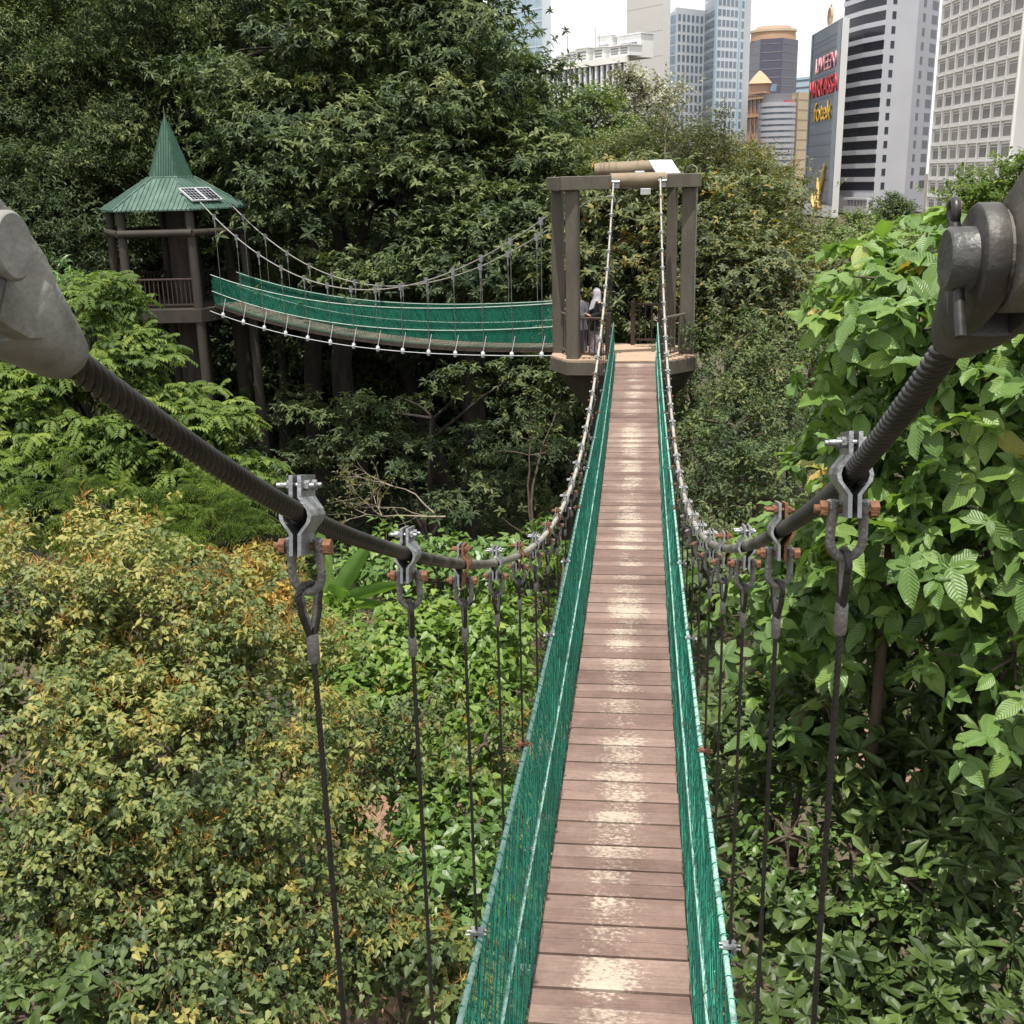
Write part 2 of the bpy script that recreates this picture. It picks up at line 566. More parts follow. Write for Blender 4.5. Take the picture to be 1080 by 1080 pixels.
def foliage(name, lobes, sp, m, parent, seed, keepz=None):
    rng = np.random.default_rng(seed)
    P, O = boughs_on(lobes, sp['dens'], rng, sp.get('up', .15), sp.get('thr', -.7), sp.get('nf', .25), sp.get('front', .5), sp.get('inner', .25))
    nb = len(P)
    ns, nl, rb, fl = sp['ns'], sp['nl'], sp['rb'], sp.get('flat', .35)
    # shoots in each bough: a flattened, outward sloping cluster
    q = rng.normal(size=(nb, ns, 3))*np.array([1, 1, fl])*rb*.55*rng.uniform(.6, 1.35, (nb, 1, 1))
    side = np.sqrt((q[..., :2]**2).sum(-1))
    q[..., 2] -= side*sp.get('slope', .25)
    oh = nrm(O*np.array([1, 1, .2]))
    q += oh[:, None, :]*side[..., None]*.4
    SP = (P[:, None, :]+q).reshape(-1, 3)
    SO = np.repeat(O, ns, 0)
    bt = np.repeat(rng.normal(size=nb)*sp.get('tb', .12), ns)
    n = len(SP)
    A = nrm(SO*.45 + np.array([0, 0, .75])*sp.get('upax', 1.0) + rng.normal(size=(n, 3))*.3)
    pat = sp['pat']
    L0, W0 = sp['L'], sp['W']
    tl = sp.get('tt', .14)
    if pat in ('whorl', 'droop', 'spray'):
        K = nl
        ref = nrm(np.cross(A, rng.normal(size=(n, 3))))
        ref2 = np.cross(A, ref)
        ph = rng.uniform(0, 6.28, (n, 1)) + np.arange(K)[None]*(2.4 if pat != 'whorl' else 2*PI/K) + rng.normal(size=(n, K))*.25
        rad = np.cos(ph)[..., None]*ref[:, None]+np.sin(ph)[..., None]*ref2[:, None]
        if pat == 'whorl':
            el = rng.normal(size=(n, K, 1))*.3+sp.get('el', .15)
            F = rad*np.cos(el)+A[:, None]*np.sin(el)
            U = A[:, None]+rng.normal(size=(n, K, 3))*.15-rad*.2
            PP = SP[:, None]+A[:, None]*rng.uniform(-.1, .1, (n, K, 1))*L0
        elif pat == 'spray':
            tw = nrm(SO*.6+rng.normal(size=(n, 3))*.6+np.array([0, 0, .2]))
            s = (np.arange(K)+.5)/K
            PP = SP[:, None]+tw[:, None]*s[None, :, None]*sp.get('twig', 3.)*L0
            F = tw[:, None]*.7+rad*.8-np.array([0, 0, sp.get('hang', .2)])
            U = np.array([0, 0, 1.])+SO[:, None]*.4+rng.normal(size=(n, K, 3))*.35
        else:
            PP = SP[:, None]+rad*L0*.5*rng.uniform(.3, 1.2, (n, K, 1))+rng.normal(size=(n, K, 3))*L0*.35
            F = rad*.75-np.array([0, 0, sp.get('hang', .6)])+SO[:, None]*.25+rng.normal(size=(n, K, 3))*.25
            U = np.array([0, 0, .8])+SO[:, None]*.7+rad*.35+rng.normal(size=(n, K, 3))*.3
        N_ = n*K
        PP, F, U = PP.reshape(-1, 3), F.reshape(-1, 3), np.broadcast_to(U, F.shape).reshape(-1, 3)
        sz = rng.uniform(sp.get('smin', .62), 1.2, N_)
        tone = sp.get('t0', .45)+np.repeat(bt, K)+rng.normal(size=N_)*tl+np.repeat(rng.normal(size=n)*tl*.6, K)
    else:  # pinnate fronds
        K, J = nl, sp['pairs']
        ref = nrm(np.cross(A, rng.normal(size=(n, 3))))
        ref2 = np.cross(A, ref)
        ph = rng.uniform(0, 6.28, (n, 1))+np.arange(K)[None]*2*PI/K+rng.normal(size=(n, K))*.3
        rad = np.cos(ph)[..., None]*ref[:, None]+np.sin(ph)[..., None]*ref2[:, None]
        fl_ = sp['frond']*rng.uniform(.7, 1.2, (n, K, 1))
        d0 = nrm(rad+A[:, None]*rng.uniform(-.2, 1.0, (n, K, 1)))
        s = np.linspace(.15, 1, J)
        base = SP[:, None, None]+d0[:, :, None]*(s[None, None, :, None]*fl_[:, :, None])-np.array([0, 0, 1.])*(s**2)[None, None, :, None]*fl_[:, :, None]*.38
        tdir = nrm(d0[:, :, None]-np.array([0, 0, .76])*s[None, None, :, None])
        sd = nrm(np.cross(tdir, np.array([0, 0, 1.])+rad[:, :, None]*.01))
        PP, F, U = [], [], []
        for sg in (-1, 1):
            PP.append(base); F.append(sd*sg*.9+tdir*.45-np.array([0, 0, .25])); U.append(np.cross(sd, tdir)*1.0+sd*sg*.15)
        PP = np.stack(PP, 3).reshape(-1, 3); F = np.stack(F, 3).reshape(-1, 3); U = np.stack(U, 3).reshape(-1, 3)
        U[U[:, 2] < 0] *= -1
        N_ = len(PP)
        sz = rng.uniform(.75, 1.15, N_)
        per = N_//(n*K)
        tone = .45+np.repeat(bt, K*per)+np.repeat(rng.normal(size=n*K)*tl, per)+rng.normal(size=N_)*.05
    if 'grad' in sp:   # leaf tone rises with height between two levels
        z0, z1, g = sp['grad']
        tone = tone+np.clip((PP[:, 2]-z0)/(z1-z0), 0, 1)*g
    if keepz is not None:
        k = PP[:, 2] > keepz
        PP, F, U, sz, tone = PP[k], F[k], U[k], sz[k], tone[k]
    me = leaf_mesh(name, PP, F, U, L0*sz, W0*2*sz, tone, sp['tpl'], sp.get('smooth', False), sp.get('uv', False))
    o = link(name, me, m, parent)
    return o, P, SP, SO


def limbs(base, lobes, r0, P, seed, m, parent, nbr=50, name='trunk', twist=.35, rb=.02, lean=(0, 0)):
    """tapered trunk, a limb into each lobe and thin branches out to boughs"""
    rng = random.Random(seed)
    mb = MB()
    base = Vector(base)
    cz = min(l[2]-.55*l[5] for l in lobes)
    cx = sum(l[0] for l in lobes)/len(lobes); cy = sum(l[1] for l in lobes)/len(lobes)
    top = Vector((base.x+(cx-base.x)*.45, base.y+(cy-base.y)*.45, max(cz, base.z+.5)))
    def curve(a, b, n=6, w=.1):
        d = (b-a); pts = []
        o1 = Vector((rng.uniform(-1, 1), rng.uniform(-1, 1), rng.uniform(-.3, .5)))*d.length*w
        for i in range(n+1):
            t = i/n
            pts.append(a+d*t+o1*math.sin(PI*t)+Vector((rng.uniform(-1, 1), rng.uniform(-1, 1), 0))*d.length*.012*(0 < i < n))
        return pts
    h = (top-base).length
    tr = curve(base, top, 8, .04)
    mb.tube(tr, [r0*(1.25 if i == 0 else 1)*(1-.35*i/8) for i in range(9)], 10)
    ends = []
    for l in lobes:
        e = Vector((l[0], l[1], l[2]+.1*l[5]))
        st = tr[rng.choice((6, 7, 8))]
        pts = curve(st, e, 7, .09)
        rr = r0*rng.uniform(.35, .5)
        mb.tube(pts, [rr*(1-.75*i/7)+.006 for i in range(8)], 7)
        ends.append(pts)
    if len(P):
        idx = list(range(len(P))); rng.shuffle(idx)
        E = [(p, k) for pts in ends for k, p in enumerate(pts) if k >= 3]
        EA = np.array([list(p) for p, k in E])
        for i in idx[:nbr]:
            p = P[i]
            j = int(np.argmin(((EA-p)**2).sum(1)+rng.random()*.3))
            a, b = E[j][0], Vector(p)
            pts = curve(a, b, 5, .12)
            mb.tube(pts, [rb*(1-.7*k/5)+.003 for k in range(6)], 5, caps=False)
    return mb.build(name, m, parent, recalc=False)


def plant(name, label, cat, base, lobes, sp, lm, seed, bark='bark', r0=.12, nbr=50, rb=.02, group=None, flowers=None):
    root = empty(name, base, label, cat, group)
    c, P, SP, SO = foliage('crown', lobes, sp, lm, root, seed)
    limbs(base, lobes, r0, P, seed, MT[bark], root, nbr, rb=rb)
    if flowers:
        fm, cnt, L, W, zmin, tpl = flowers[:6]
        rng = np.random.default_rng(seed+99)
        k = np.where((SP[:, 2] > zmin))[0]
        k = rng.choice(k, min(cnt, len(k)), replace=False)
        nn = 11
        base_ = np.repeat(SP[k]+SO[k]*.03+np.array([0, 0, L*.5]), nn, 0)
        hang = flowers[6] if len(flowers) > 6 else False
        F = rng.normal(size=(len(base_), 3))*.55+np.array([0, 0, -.9 if hang else .7])+np.repeat(SO[k], nn, 0)*.5
        U = rng.normal(size=(len(base_), 3))
        base_ = base_+rng.normal(size=base_.shape)*L*.35
        if hang: base_[:, 2] -= rng.uniform(0, 1, len(base_))*L*1.5
        me = leaf_mesh('blossom', base_, F, U, np.full(len(base_), L)*rng.uniform(.5, 1.2, len(base_)), np.full(len(base_), W), .5+rng.normal(size=len(base_))*.22, tpl)
        tag(link('blossom', me, fm, root), kind='stuff')
    return root


# leaf colours (real leaf albedos)
G = lambda *a: tuple(a)
LM = {}
LM['forest'] = leafmat('dark_forest_leaf', [(0, G(.026, .047, .018)), (.45, G(.064, .096, .033)), (.8, G(.122, .158, .054)), (1, G(.185, .20, .075))], .55, .3, .22)
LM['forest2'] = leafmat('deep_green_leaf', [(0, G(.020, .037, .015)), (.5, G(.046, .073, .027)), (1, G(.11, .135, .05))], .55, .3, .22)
LM['olive'] = leafmat('olive_leaf', [(0, G(.055, .066, .026)), (.5, G(.11, .125, .045)), (.85, G(.17, .165, .055)), (1, G(.25, .16, .045))], .5, .35, .25)
LM['mixed'] = leafmat('green_and_ochre_leaf', [(0, G(.042, .062, .025)), (.5, G(.10, .125, .045)), (.78, G(.165, .17, .055)), (.92, G(.27, .20, .05)), (1, G(.36, .20, .045))], .5, .35, .25)
LM['lime'] = leafmat('bright_lime_leaf', [(0, G(.05, .095, .018)), (.45, G(.105, .185, .03)), (.8, G(.17, .26, .045)), (1, G(.25, .31, .06))], .45, .4, .35)
LM['fern'] = leafmat('feathery_leaf', [(0, G(.04, .072, .015)), (.45, G(.085, .135, .024)), (.8, G(.14, .20, .034)), (1, G(.20, .25, .05))], .55, .25, .36)
LM['yellow'] = leafmat('grey_green_yellowing_leaf', [(0, G(.045, .072, .024)), (.35, G(.092, .132, .040)), (.65, G(.150, .185, .055)), (.88, G(.215, .225, .065)), (1, G(.28, .255, .07))], .5, .35, .3)
LM['yellow2'] = leafmat('yellow_top_leaf', [(0, G(.09, .095, .025)), (.4, G(.21, .19, .045)), (.75, G(.36, .29, .06)), (1, G(.45, .30, .06))], .5, .35, .3)
LM['teak'] = leafmat('broad_veined_leaf', [(0, G(.055, .105, .028)), (.4, G(.105, .185, .047)), (.75, G(.165, .262, .06)), (.93, G(.225, .305, .07)), (1, G(.36, .25, .05))], .42, .45, .35, veins=True)
LM['glossy'] = leafmat('dark_glossy_leaf', [(0, G(.024, .044, .012)), (.5, G(.058, .092, .024)), (.85, G(.105, .155, .038)), (1, G(.18, .24, .06))], .46, .3, .15)
LM['vine'] = leafmat('vine_leaf', [(0, G(.05, .10, .025)), (.5, G(.10, .18, .04)), (1, G(.17, .25, .06))], .4, .45, .3)
LM['hedge'] = leafmat('sunny_far_leaf', [(0, G(.06, .095, .03)), (.5, G(.115, .165, .045)), (1, G(.19, .24, .07))], .5, .35, .25)
LM['pale'] = leafmat('whitish_leaf', [(0, G(.12, .125, .085)), (.5, G(.28, .28, .21)), (1, G(.5, .49, .42))], .5, .35, .2)
LM['flower'] = leafmat('ochre_panicle', [(0, G(.22, .11, .04)), (.5, G(.40, .22, .06)), (1, G(.52, .38, .11))], .6, .2, .25, (1.1, 1, .7))
LM['flower2'] = leafmat('orange_blossom', [(0, G(.35, .11, .02)), (.5, G(.55, .22, .03)), (1, G(.6, .38, .08))], .6, .2, .25, (1.1, 1, .7))
LM['drypan'] = leafmat('dry_brown_panicle', [(0, G(.13, .075, .04)), (.5, G(.26, .15, .075)), (1, G(.4, .25, .12))], .7, .2, .2, (1.1, 1, .8))
LM['banana'] = leafmat('banana_blade', [(0, G(.08, .16, .04)), (.5, G(.125, .23, .06)), (1, G(.17, .29, .085))], .4, .45, .35)

GZ = -9.0


# ------------------------------------------------------------------ ground, path, sky
def build_ground():
    xs = np.concatenate([[-1500, -800, -400, -200, -120], np.arange(-80, 81, 4), [120, 200, 400, 800, 1500]])
    ys = np.concatenate([[-60, -30], np.arange(-10, 101, 4), [130, 180, 260, 400, 700, 1200, 2400]])
    X, Y = np.meshgrid(xs, ys)
    Z = np.full(X.shape, GZ)
    away = np.clip((np.abs(X)-9)/10, 0, 1)*np.clip(1-(Y-90)/60, 0, 1)
    Z += (np.sin(X*.13+1)*np.cos(Y*.11)*.7+np.sin(X*.31)*np.sin(Y*.27)*.25)*away
    Z += np.clip((-X-22)/30, 0, 1)**1.2*5*np.clip(1-(Y-100)/80, 0, 1)
    nx, ny = len(xs), len(ys)
    idx = np.arange(nx*ny).reshape(ny, nx)
    q = np.stack([idx[:-1, :-1], idx[:-1, 1:], idx[1:, 1:], idx[1:, :-1]], -1).reshape(-1, 4)
    me = fast_mesh('ground', np.stack([X, Y, Z], -1).reshape(-1, 3), [(4, q)], smooth=True)
    m, nt, b = mat('leaf_litter_and_soil')
    tc = N(nt, 'ShaderNodeTexCoord')
    n1 = N(nt, 'ShaderNodeTexNoise'); n1.inputs['Scale'].default_value = 1.3; n1.inputs['Detail'].default_value = 9; n1.inputs['Roughness'].default_value = .7
    nt.links.new(tc.outputs['Object'], n1.inputs['Vector'])
    r1 = ramp(nt, [(.3, (.025, .032, .014)), (.5, (.06, .05, .028)), (.62, (.12, .085, .05)), (.72, (.05, .075, .025))])
    nt.links.new(n1.outputs[0], r1.inputs[0])
    nt.links.new(r1.outputs[0], b.inputs['Base Color'])
    b.inputs['Roughness'].default_value = .9
    bp = N(nt, 'ShaderNodeBump'); bp.inputs['Strength'].default_value = .8; bp.inputs['Distance'].default_value = .1
    n2 = N(nt, 'ShaderNodeTexNoise'); n2.inputs['Scale'].default_value = 14; n2.inputs['Detail'].default_value = 8
    nt.links.new(tc.outputs['Object'], n2.inputs['Vector'])
    nt.links.new(n2.outputs[0], bp.inputs['Height']); nt.links.new(bp.outputs[0], b.inputs['Normal'])
    tag(link('ground', me, m), 'brown leaf littered forest floor under the trees and bridges', kind='structure')
    # terracotta footpath crossing under the bridge
    pm, nt, b = mat('terracotta_paving')
    tc = N(nt, 'ShaderNodeTexCoord')
    br = N(nt, 'ShaderNodeTexBrick')
    br.inputs['Color1'].default_value = (.22, .125, .08, 1); br.inputs['Color2'].default_value = (.29, .175, .12, 1); br.inputs['Mortar'].default_value = (.22, .15, .11, 1)
    br.inputs['Scale'].default_value = 4.5
    nt.links.new(tc.outputs['Object'], br.inputs['Vector'])
    nz = N(nt, 'ShaderNodeTexNoise'); nz.inputs['Scale'].default_value = 3; nz.inputs['Detail'].default_value = 7
    nt.links.new(tc.outputs['Object'], nz.inputs['Vector'])
    rr = ramp(nt, [(.35, (.55, .5, .45)), (.65, (1, 1, 1))]); nt.links.new(nz.outputs[0], rr.inputs[0])
    nt.links.new(mixrgb(nt, 1, br.outputs[0], rr.outputs[0], 'MULTIPLY'), b.inputs['Base Color'])
    b.inputs['Roughness'].default_value = .8
    pts = [(-2.2, 4), (-3.6, 10.6), (-5.0, 16), (-5.2, 20), (-2.5, 24.2), (2.2, 24.6), (7, 23), (12, 19)]
    V, F = [], []
    cr = []
    for i in range(len(pts)-1):
        for t in np.linspace(0, 1, 9)[:-1]:
            p0 = pts[max(i-1, 0)]; p1 = pts[i]; p2 = pts[i+1]; p3 = pts[min(i+2, len(pts)-1)]
            c = [.5*((2*p1[k])+(-p0[k]+p2[k])*t+(2*p0[k]-5*p1[k]+4*p2[k]-p3[k])*t*t+(-p0[k]+3*p1[k]-3*p2[k]+p3[k])*t**3) for k in (0, 1)]
            cr.append(c)
    for i, c in enumerate(cr):
        a, bb = cr[max(i-1, 0)], cr[min(i+1, len(cr)-1)]
        d = Vector((bb[0]-a[0], bb[1]-a[1])).normalized()
        w = 1.15
        V += [(c[0]-d.y*w, c[1]+d.x*w, GZ+.02), (c[0]+d.y*w, c[1]-d.x*w, GZ+.02)]
        if i: F.append((2*i-2, 2*i-1, 2*i+1, 2*i))
    mb = MB(); mb.add(V, F)
    tag(mb.build('path', pm), 'terracotta paved footpath glimpsed through the leaves below', kind='structure')


build_ground()


def build_world():
    w = bpy.data.worlds.new('World'); SC.world = w; w.use_nodes = True
    nt = w.node_tree
    bg = nt.nodes['Background']
    sky = N(nt, 'ShaderNodeTexSky', sky_type='NISHITA')
    sky.sun_disc = False
    sky.sun_elevation = R(SUN_EL); sky.sun_rotation = R(SUN_AZ)
    sky.air_density = 1.2; sky.dust_density = 3.0
    tc = N(nt, 'ShaderNodeTexCoord')
    mp = N(nt, 'ShaderNodeMapping'); mp.inputs['Scale'].default_value = (1.5, 1.5, 4)
    nt.links.new(tc.outputs['Generated'], mp.inputs[0])
    nz = N(nt, 'ShaderNodeTexNoise'); nz.inputs['Scale'].default_value = 2.2; nz.inputs['Detail'].default_value = 7
    nt.links.new(mp.outputs[0], nz.inputs['Vector'])
    cl = ramp(nt, [(.3, (CLOUD*.92,)*3), (.7, (CLOUD*1.04, CLOUD*1.04, CLOUD*1.05))])
    nt.links.new(nz.outputs[0], cl.inputs[0])
    nt.links.new(mixrgb(nt, .86, sky.outputs[0], cl.outputs[0]), bg.inputs['Color'])
    bg.inputs['Strength'].default_value = .1


SUNV = Vector((-.012, -.24, 1.0)).normalized()
SUN_EL = math.degrees(math.asin(SUNV.z))
SUN_AZ = math.degrees(math.atan2(SUNV.x, SUNV.y)) % 360
CLOUD = 9.4
build_world()
ld = bpy.data.lights.new('sun', 'SUN'); ld.energy = 4.8; ld.angle = R(.6); ld.color = (1, .95, .87)
lo = bpy.data.objects.new('sun', ld); COL.objects.link(lo)
lo.rotation_euler = SUNV.to_track_quat('Z', 'Y').to_euler()
lo.location = (0, -10, 40)
SC.view_settings.view_transform = 'Standard'
SC.view_settings.look = 'None'
SC.view_settings.exposure = .6
SC.view_settings.gamma = 1

# ------------------------------------------------------------------ the suspension bridge in front
W2 = .465            # half deck width
CX = .521            # cable offset
YEND = 25.75
def dz(y): return -.0806-.1129*y+.0043*y*y
def cz(y, s):
    k = .0213 if y < 12.5 else .0156
    z = 1.05+k*(y-12.5)**2
    if s > 0: z += .085*max(0, min(1, (20-y)/8))
    if y < 2.4: z += (.048 if s < 0 else .074)*(2.4-y)**2
    return z
def nh(y):           # height of the net's top rope over the deck
    return 1.45-.55*max(0, min(1, (y-12)/13.5))**1.1


def twisted(mb, pts, Rad, lobes, pitch, nseg=24, depth=.16):
    """rope whose strands wind round it; pitch = spacing of strands along the rope"""
    pts = [Vector(p) for p in pts]
    rings, prev, s = [], None, 0.
    for i, p in enumerate(pts):
        d = (pts[min(i+1, len(pts)-1)]-pts[max(i-1, 0)]).normalized()
        a = prev if prev is not None else Vector((1, 0, 0))
        a = (a-d*a.dot(d)).normalized(); prev = a
        b = d.cross(a)
        if i: s += (p-pts[i-1]).length
        rg = []
        for k in range(nseg):
            t = 2*PI*k/nseg
            ph = (lobes*t - 2*PI*s/pitch)/2
            r = Rad*(1-depth+depth*abs(math.cos(ph))**.7)
            rg.append(p+(a*math.cos(t)+b*math.sin(t))*r)
        rings.append(rg)
    mb.loft(rings)


bridge = empty('suspension_bridge', (0, 2, dz(2)), 'long plank suspension footbridge with green safety nets leading straight ahead to the open tower', 'footbridge')


def build_deck():
    mb = MB()
    rng = random.Random(3)
    pair = .325
    y = 1.2
    while y < YEND-.15:
        for k in range(2):
            w = .1495
            yc = y+.012+w/2+k*(w+.0010)
            sl = -.1129+.0086*yc
            rot = Matrix.Rotation(math.atan(sl)+rng.uniform(-.004, .004), 3, 'X') @ Matrix.Rotation(rng.uniform(-.003, .003), 3, 'Z') @ Matrix.Rotation(rng.uniform(-.004, .004), 3, 'Y')
            mb.box((rng.uniform(-.004, .004), yc, dz(yc)-.018+rng.uniform(-.0015, .0015)), (2*W2+rng.uniform(-.008, .008), w-rng.uniform(0, .003), .034), rot=rot)
        y += pair
    o = mb.build('deck', MT['deck'], bridge, bev=.004)
    # steel cables the boards rest on
    for s in (-1, 1):
        b = MB()
        b.tube([(s*(W2-.05), yy, dz(yy)-.062) for yy in np.linspace(1.2, YEND, 30)], .014, 6)
        b.build('bearer_cable', MT['wire'], bridge)
        b = MB()
        b.tube([(s*(W2+.012), yy, dz(yy)+.012) for yy in np.linspace(1.2, YEND, 40)], .007, 6)
        b.build('edge_wire', MT['wire'], bridge)


build_deck()

for s in (-1, 1):
    mb = MB()
    y0 = 1.2 if s < 0 else 1.415
    ys = [y0-.03+i*.0022 for i in range(420)]
    while ys[-1] < 4.2: ys.append(ys[-1]+.0035)
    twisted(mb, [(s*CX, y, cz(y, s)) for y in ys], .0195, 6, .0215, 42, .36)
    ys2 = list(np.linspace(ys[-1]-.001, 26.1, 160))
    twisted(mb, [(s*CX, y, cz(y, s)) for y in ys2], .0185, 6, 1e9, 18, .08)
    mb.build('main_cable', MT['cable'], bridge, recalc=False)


# hanger hardware, built once
def clamp_plate_mesh(sg):
    prof = [(.005, .078), (.005, .036), (.012, .026), (.0235, .012), (.0265, 0), (.0235, -.012), (.012, -.026), (.005, -.036), (.005, -.078)]
    out = [(x+.008, z) for x, z in prof]
    poly = [(sg*x, z) for x, z in prof]+[(sg*x, z) for x, z in reversed(out)]
    mb = MB()
    m = Matrix(((1, 0, 0, 0), (0, 0, 1, 0), (0, 1, 0, 0), (0, 0, 0, 1)))   # (x,z,y)
    n = len(prof)
    for i in range(n-1):
        q = [poly[i], poly[i+1], poly[2*n-2-i], poly[2*n-1-i]]
        mb.prism(q, -.05, .05, m)
    me = bpy.data.meshes.new('clamp_plate')
    bm = bmesh.new()
    tmp = mb.mesh('tmp')
    bm.from_mesh(tmp)
    bmesh.ops.remove_doubles(bm, verts=bm.verts, dist=1e-5)
    # drop inner duplicate faces between the prisms
    seen = {}
    for f in list(bm.faces):
        k = tuple(sorted(v.index for v in f.verts))
        seen.setdefault(k, []).append(f)
    bmesh.ops.delete(bm, geom=[f for l in seen.values() if len(l) > 1 for f in l], context='FACES_ONLY')
    bmesh.ops.recalc_face_normals(bm, faces=bm.faces)
    bm.to_mesh(me); bm.free()
    return me


def hexbolt(mb, c, L, r, hr, hl, axis='x'):
    x, y, z = c
    mb.tube([(x-L/2, y, z), (x+L/2, y, z)], r, 8)
    for sg in (-1, 1):
        mb.tube([(x+sg*(L/2-hl*1.3), y, z), (x+sg*(L/2-hl*.3), y, z)], hr, 6, smooth=False)


HW = {}
HW['platel'], HW['plater'] = clamp_plate_mesh(-1), clamp_plate_mesh(1)
mb = MB()
for yy in (-.026, .026):
    mb.tube([(-.046, yy, .058), (.034, yy, .058)], .0055, 8)
    mb.tube([(.0135, yy, .058), (.024, yy, .058)], .0105, 6, smooth=False)
    mb.tube([(-.0135, yy, .058), (-.023, yy, .058)], .0105, 6, smooth=False)
HW['clampbolt'] = mb.mesh('clamp_bolt')
mb = MB()
mb.tube([(-.066, 0, -.066), (.056, 0, -.066)], .0085, 10)
mb.tube([(.041, 0, -.066), (.058, 0, -.066)], .0165, 6, smooth=False)
mb.tube([(-.041, 0, -.066), (-.055, 0, -.066)], .0165, 6, smooth=False)
HW['pin'] = mb.mesh('shackle_pin')
mb = MB()
leg = [(.03, 0, -.05), (.03, 0, -.075), (.031, 0, -.10), (.032, 0, -.125)]
bow = [(.032*math.cos(t), 0, -.125-.036*math.sin(t)) for t in np.linspace(0, PI, 11)]
mb.tube(leg[:-1]+bow+[(-x, y, z) for x, y, z in reversed(leg[:-1])], [.0125, .0125]+[.0095]*(len(bow)+2)+[.0125, .0125][:2], 10)
HW['shackle'] = mb.mesh('shackle')
mb = MB()
tear = [(0, .026*math.sin(t)*(1 if abs(t) < 2 else 1), -.170+.024*math.cos(t)) for t in np.linspace(-2.1, 2.1, 17)]
lower = [(0, .004, -.262), (0, .012, -.235), (0, .021, -.205)]
loop = [(0, -y, z) for _, y, z in lower]+tear+list(reversed(lower))
twisted_pts = []
for i in range(len(loop)-1):
    for t in np.linspace(0, 1, 6)[:-1]:
        twisted_pts.append(tuple(loop[i][k]+(loop[i+1][k]-loop[i][k])*t for k in range(3)))
twisted_pts.append(loop[-1])
twisted(mb, twisted_pts, .0082, 5, .011, 20, .32)
HW['eye'] = mb.mesh('rope_eye', recalc=False)
mb = MB()
inn = [(0, y*.70, -.172+(z+.172)*.74) for _, y, z in loop]
mb.tube(inn, .006, 8)
HW['thimble'] = mb.mesh('thimble')
mb = MB()
mb.tube([(0, 0, -.252), (0, 0, -.257), (0, 0, -.310), (0, 0, -.316)], [.0115, .0135, .0135, .0105], 14)
HW['ferrule'] = mb.mesh('ferrule')
mb = MB()
mb.box((0, 0, 0), (2*CX+.10, .06, .05)); 
HW['cross'] = mb.mesh('crossbeam', bev=.005)


def hanger(parent, P, zbot, slope, rust, eye_rot, detail, k=1.0):
    mb = MB()
    x, y, z = P
    L = z-zbot
    if detail:
        n = int((L-.31)/.0035)
        twisted(mb, [(0, 0, -.31-(L-.31)*i/n) for i in range(n+1)], .0066, 4, .014, 16, .34)
        h = mb.build('hanger', MT['wire'], parent, loc=P, recalc=False)
    else:
        mb.tube([(0, 0, -.31), (0, 0, -L)], .0062, 6)
        h = mb.build('hanger', MT['wire'], parent, loc=P)
    tl = math.atan(slope)*.55
    g = MT['galv']; gd = MT['galvdull']; ru = MT['rust']
    for nm, me, m, rot in (('clamp_plate', 'platel', g, (tl, 0, 0)), ('clamp_plate', 'plater', ru if rust == 2 else g, (tl, 0, 0)), ('clamp_bolt', 'clampbolt', ru if rust == 2 else g, (tl, 0, 0)),
                           ('shackle_pin', 'pin', ru if rust else gd, (0, 0, 0)), ('shackle', 'shackle', gd, (0, 0, 0)),
                           ('rope_eye', 'eye', MT['wire'], (0, 0, eye_rot)), ('thimble', 'thimble', gd, (0, 0, eye_rot)), ('ferrule', 'ferrule', gd, (0, 0, 0))):
        o = bpy.data.objects.new(nm, HW[me])
        COL.objects.link(o)
        o.parent = h
        if len(HW[me].materials) == 0: HW[me].materials.append(m)
        o.material_slots[0].link = 'OBJECT'
        o.material_slots[0].material = m
        o.rotation_euler = rot
        o.scale = (.94, .94, 1.0)
    return h


rg = random.Random(5)
for i in range(26):
    y = 2.0166+i*.923
    if y > YEND-.2: break
    for s in (-1, 1):
        e = (cz(y+.05, s)-cz(y-.05, s))/.1
        rust = 1 if i == 0 else rg.choice((0, 1, 1, 2))
        if (i, s) == (0, -1): rust, er = 1, -.75
        elif (i, s) == (0, 1): er = .12
        elif (i, s) == (1, 1): rust, er = 2, .5
        else: er = rg.uniform(-.7, .7)
        hanger(bridge, (s*CX, y, cz(y, s)), dz(y)-.10, e, rust, er, i < 4)
    o = link('crossbeam', HW['cross'], MT['galvdull'], bridge, loc=(0, y, dz(y)-.105))


def net_mesh(name, A, B, length, cell, rad, m, parent, slope=1.25, sides=3, nseg=5, jit=.006, seed=0):
    """diamond net between two curves A(s), B(s) (lower and upper edge), s in metres"""
    rng = np.random.default_rng(seed)
    V, Q = [], []
    off = 0
    H = 1.0
    for dirn in (-1, 1):
        n = int(length/cell)
        run = slope
        for i in range(-int(run/cell)-1, n+1):
            s0 = i*cell if dirn > 0 else (i*cell+run)
            pts = []
            for j in range(nseg+1):
                t = j/nseg
                s = s0+dirn*run*t
                if s < 0 or s > length: 
                    continue
                pts.append(A(s)*(1-t)+B(s)*t+rng.normal(size=3)*jit*(0 < j < nseg))
            if len(pts) < 2: continue
            p = np.array(pts)
            d = nrm(np.gradient(p, axis=0))
            a = nrm(np.cross(d, np.array([.3, .2, .9])+0*d)); b = np.cross(d, a)
            ring = [p+(a*math.cos(2*PI*k/sides)+b*math.sin(2*PI*k/sides))*rad for k in range(sides)]
            v = np.stack(ring, 1).reshape(-1, 3)
            L = len(p)
            idx = off+np.arange(L*sides).reshape(L, sides)
            for k in range(sides):
                k2 = (k+1) % sides
                Q.append(np.stack([idx[:-1, k], idx[:-1, k2], idx[1:, k2], idx[1:, k]], -1))
            V.append(v); off += L*sides
    me = fast_mesh(name, np.concatenate(V), [(4, np.concatenate(Q))], smooth=True)
    return link(name, me, m, parent)


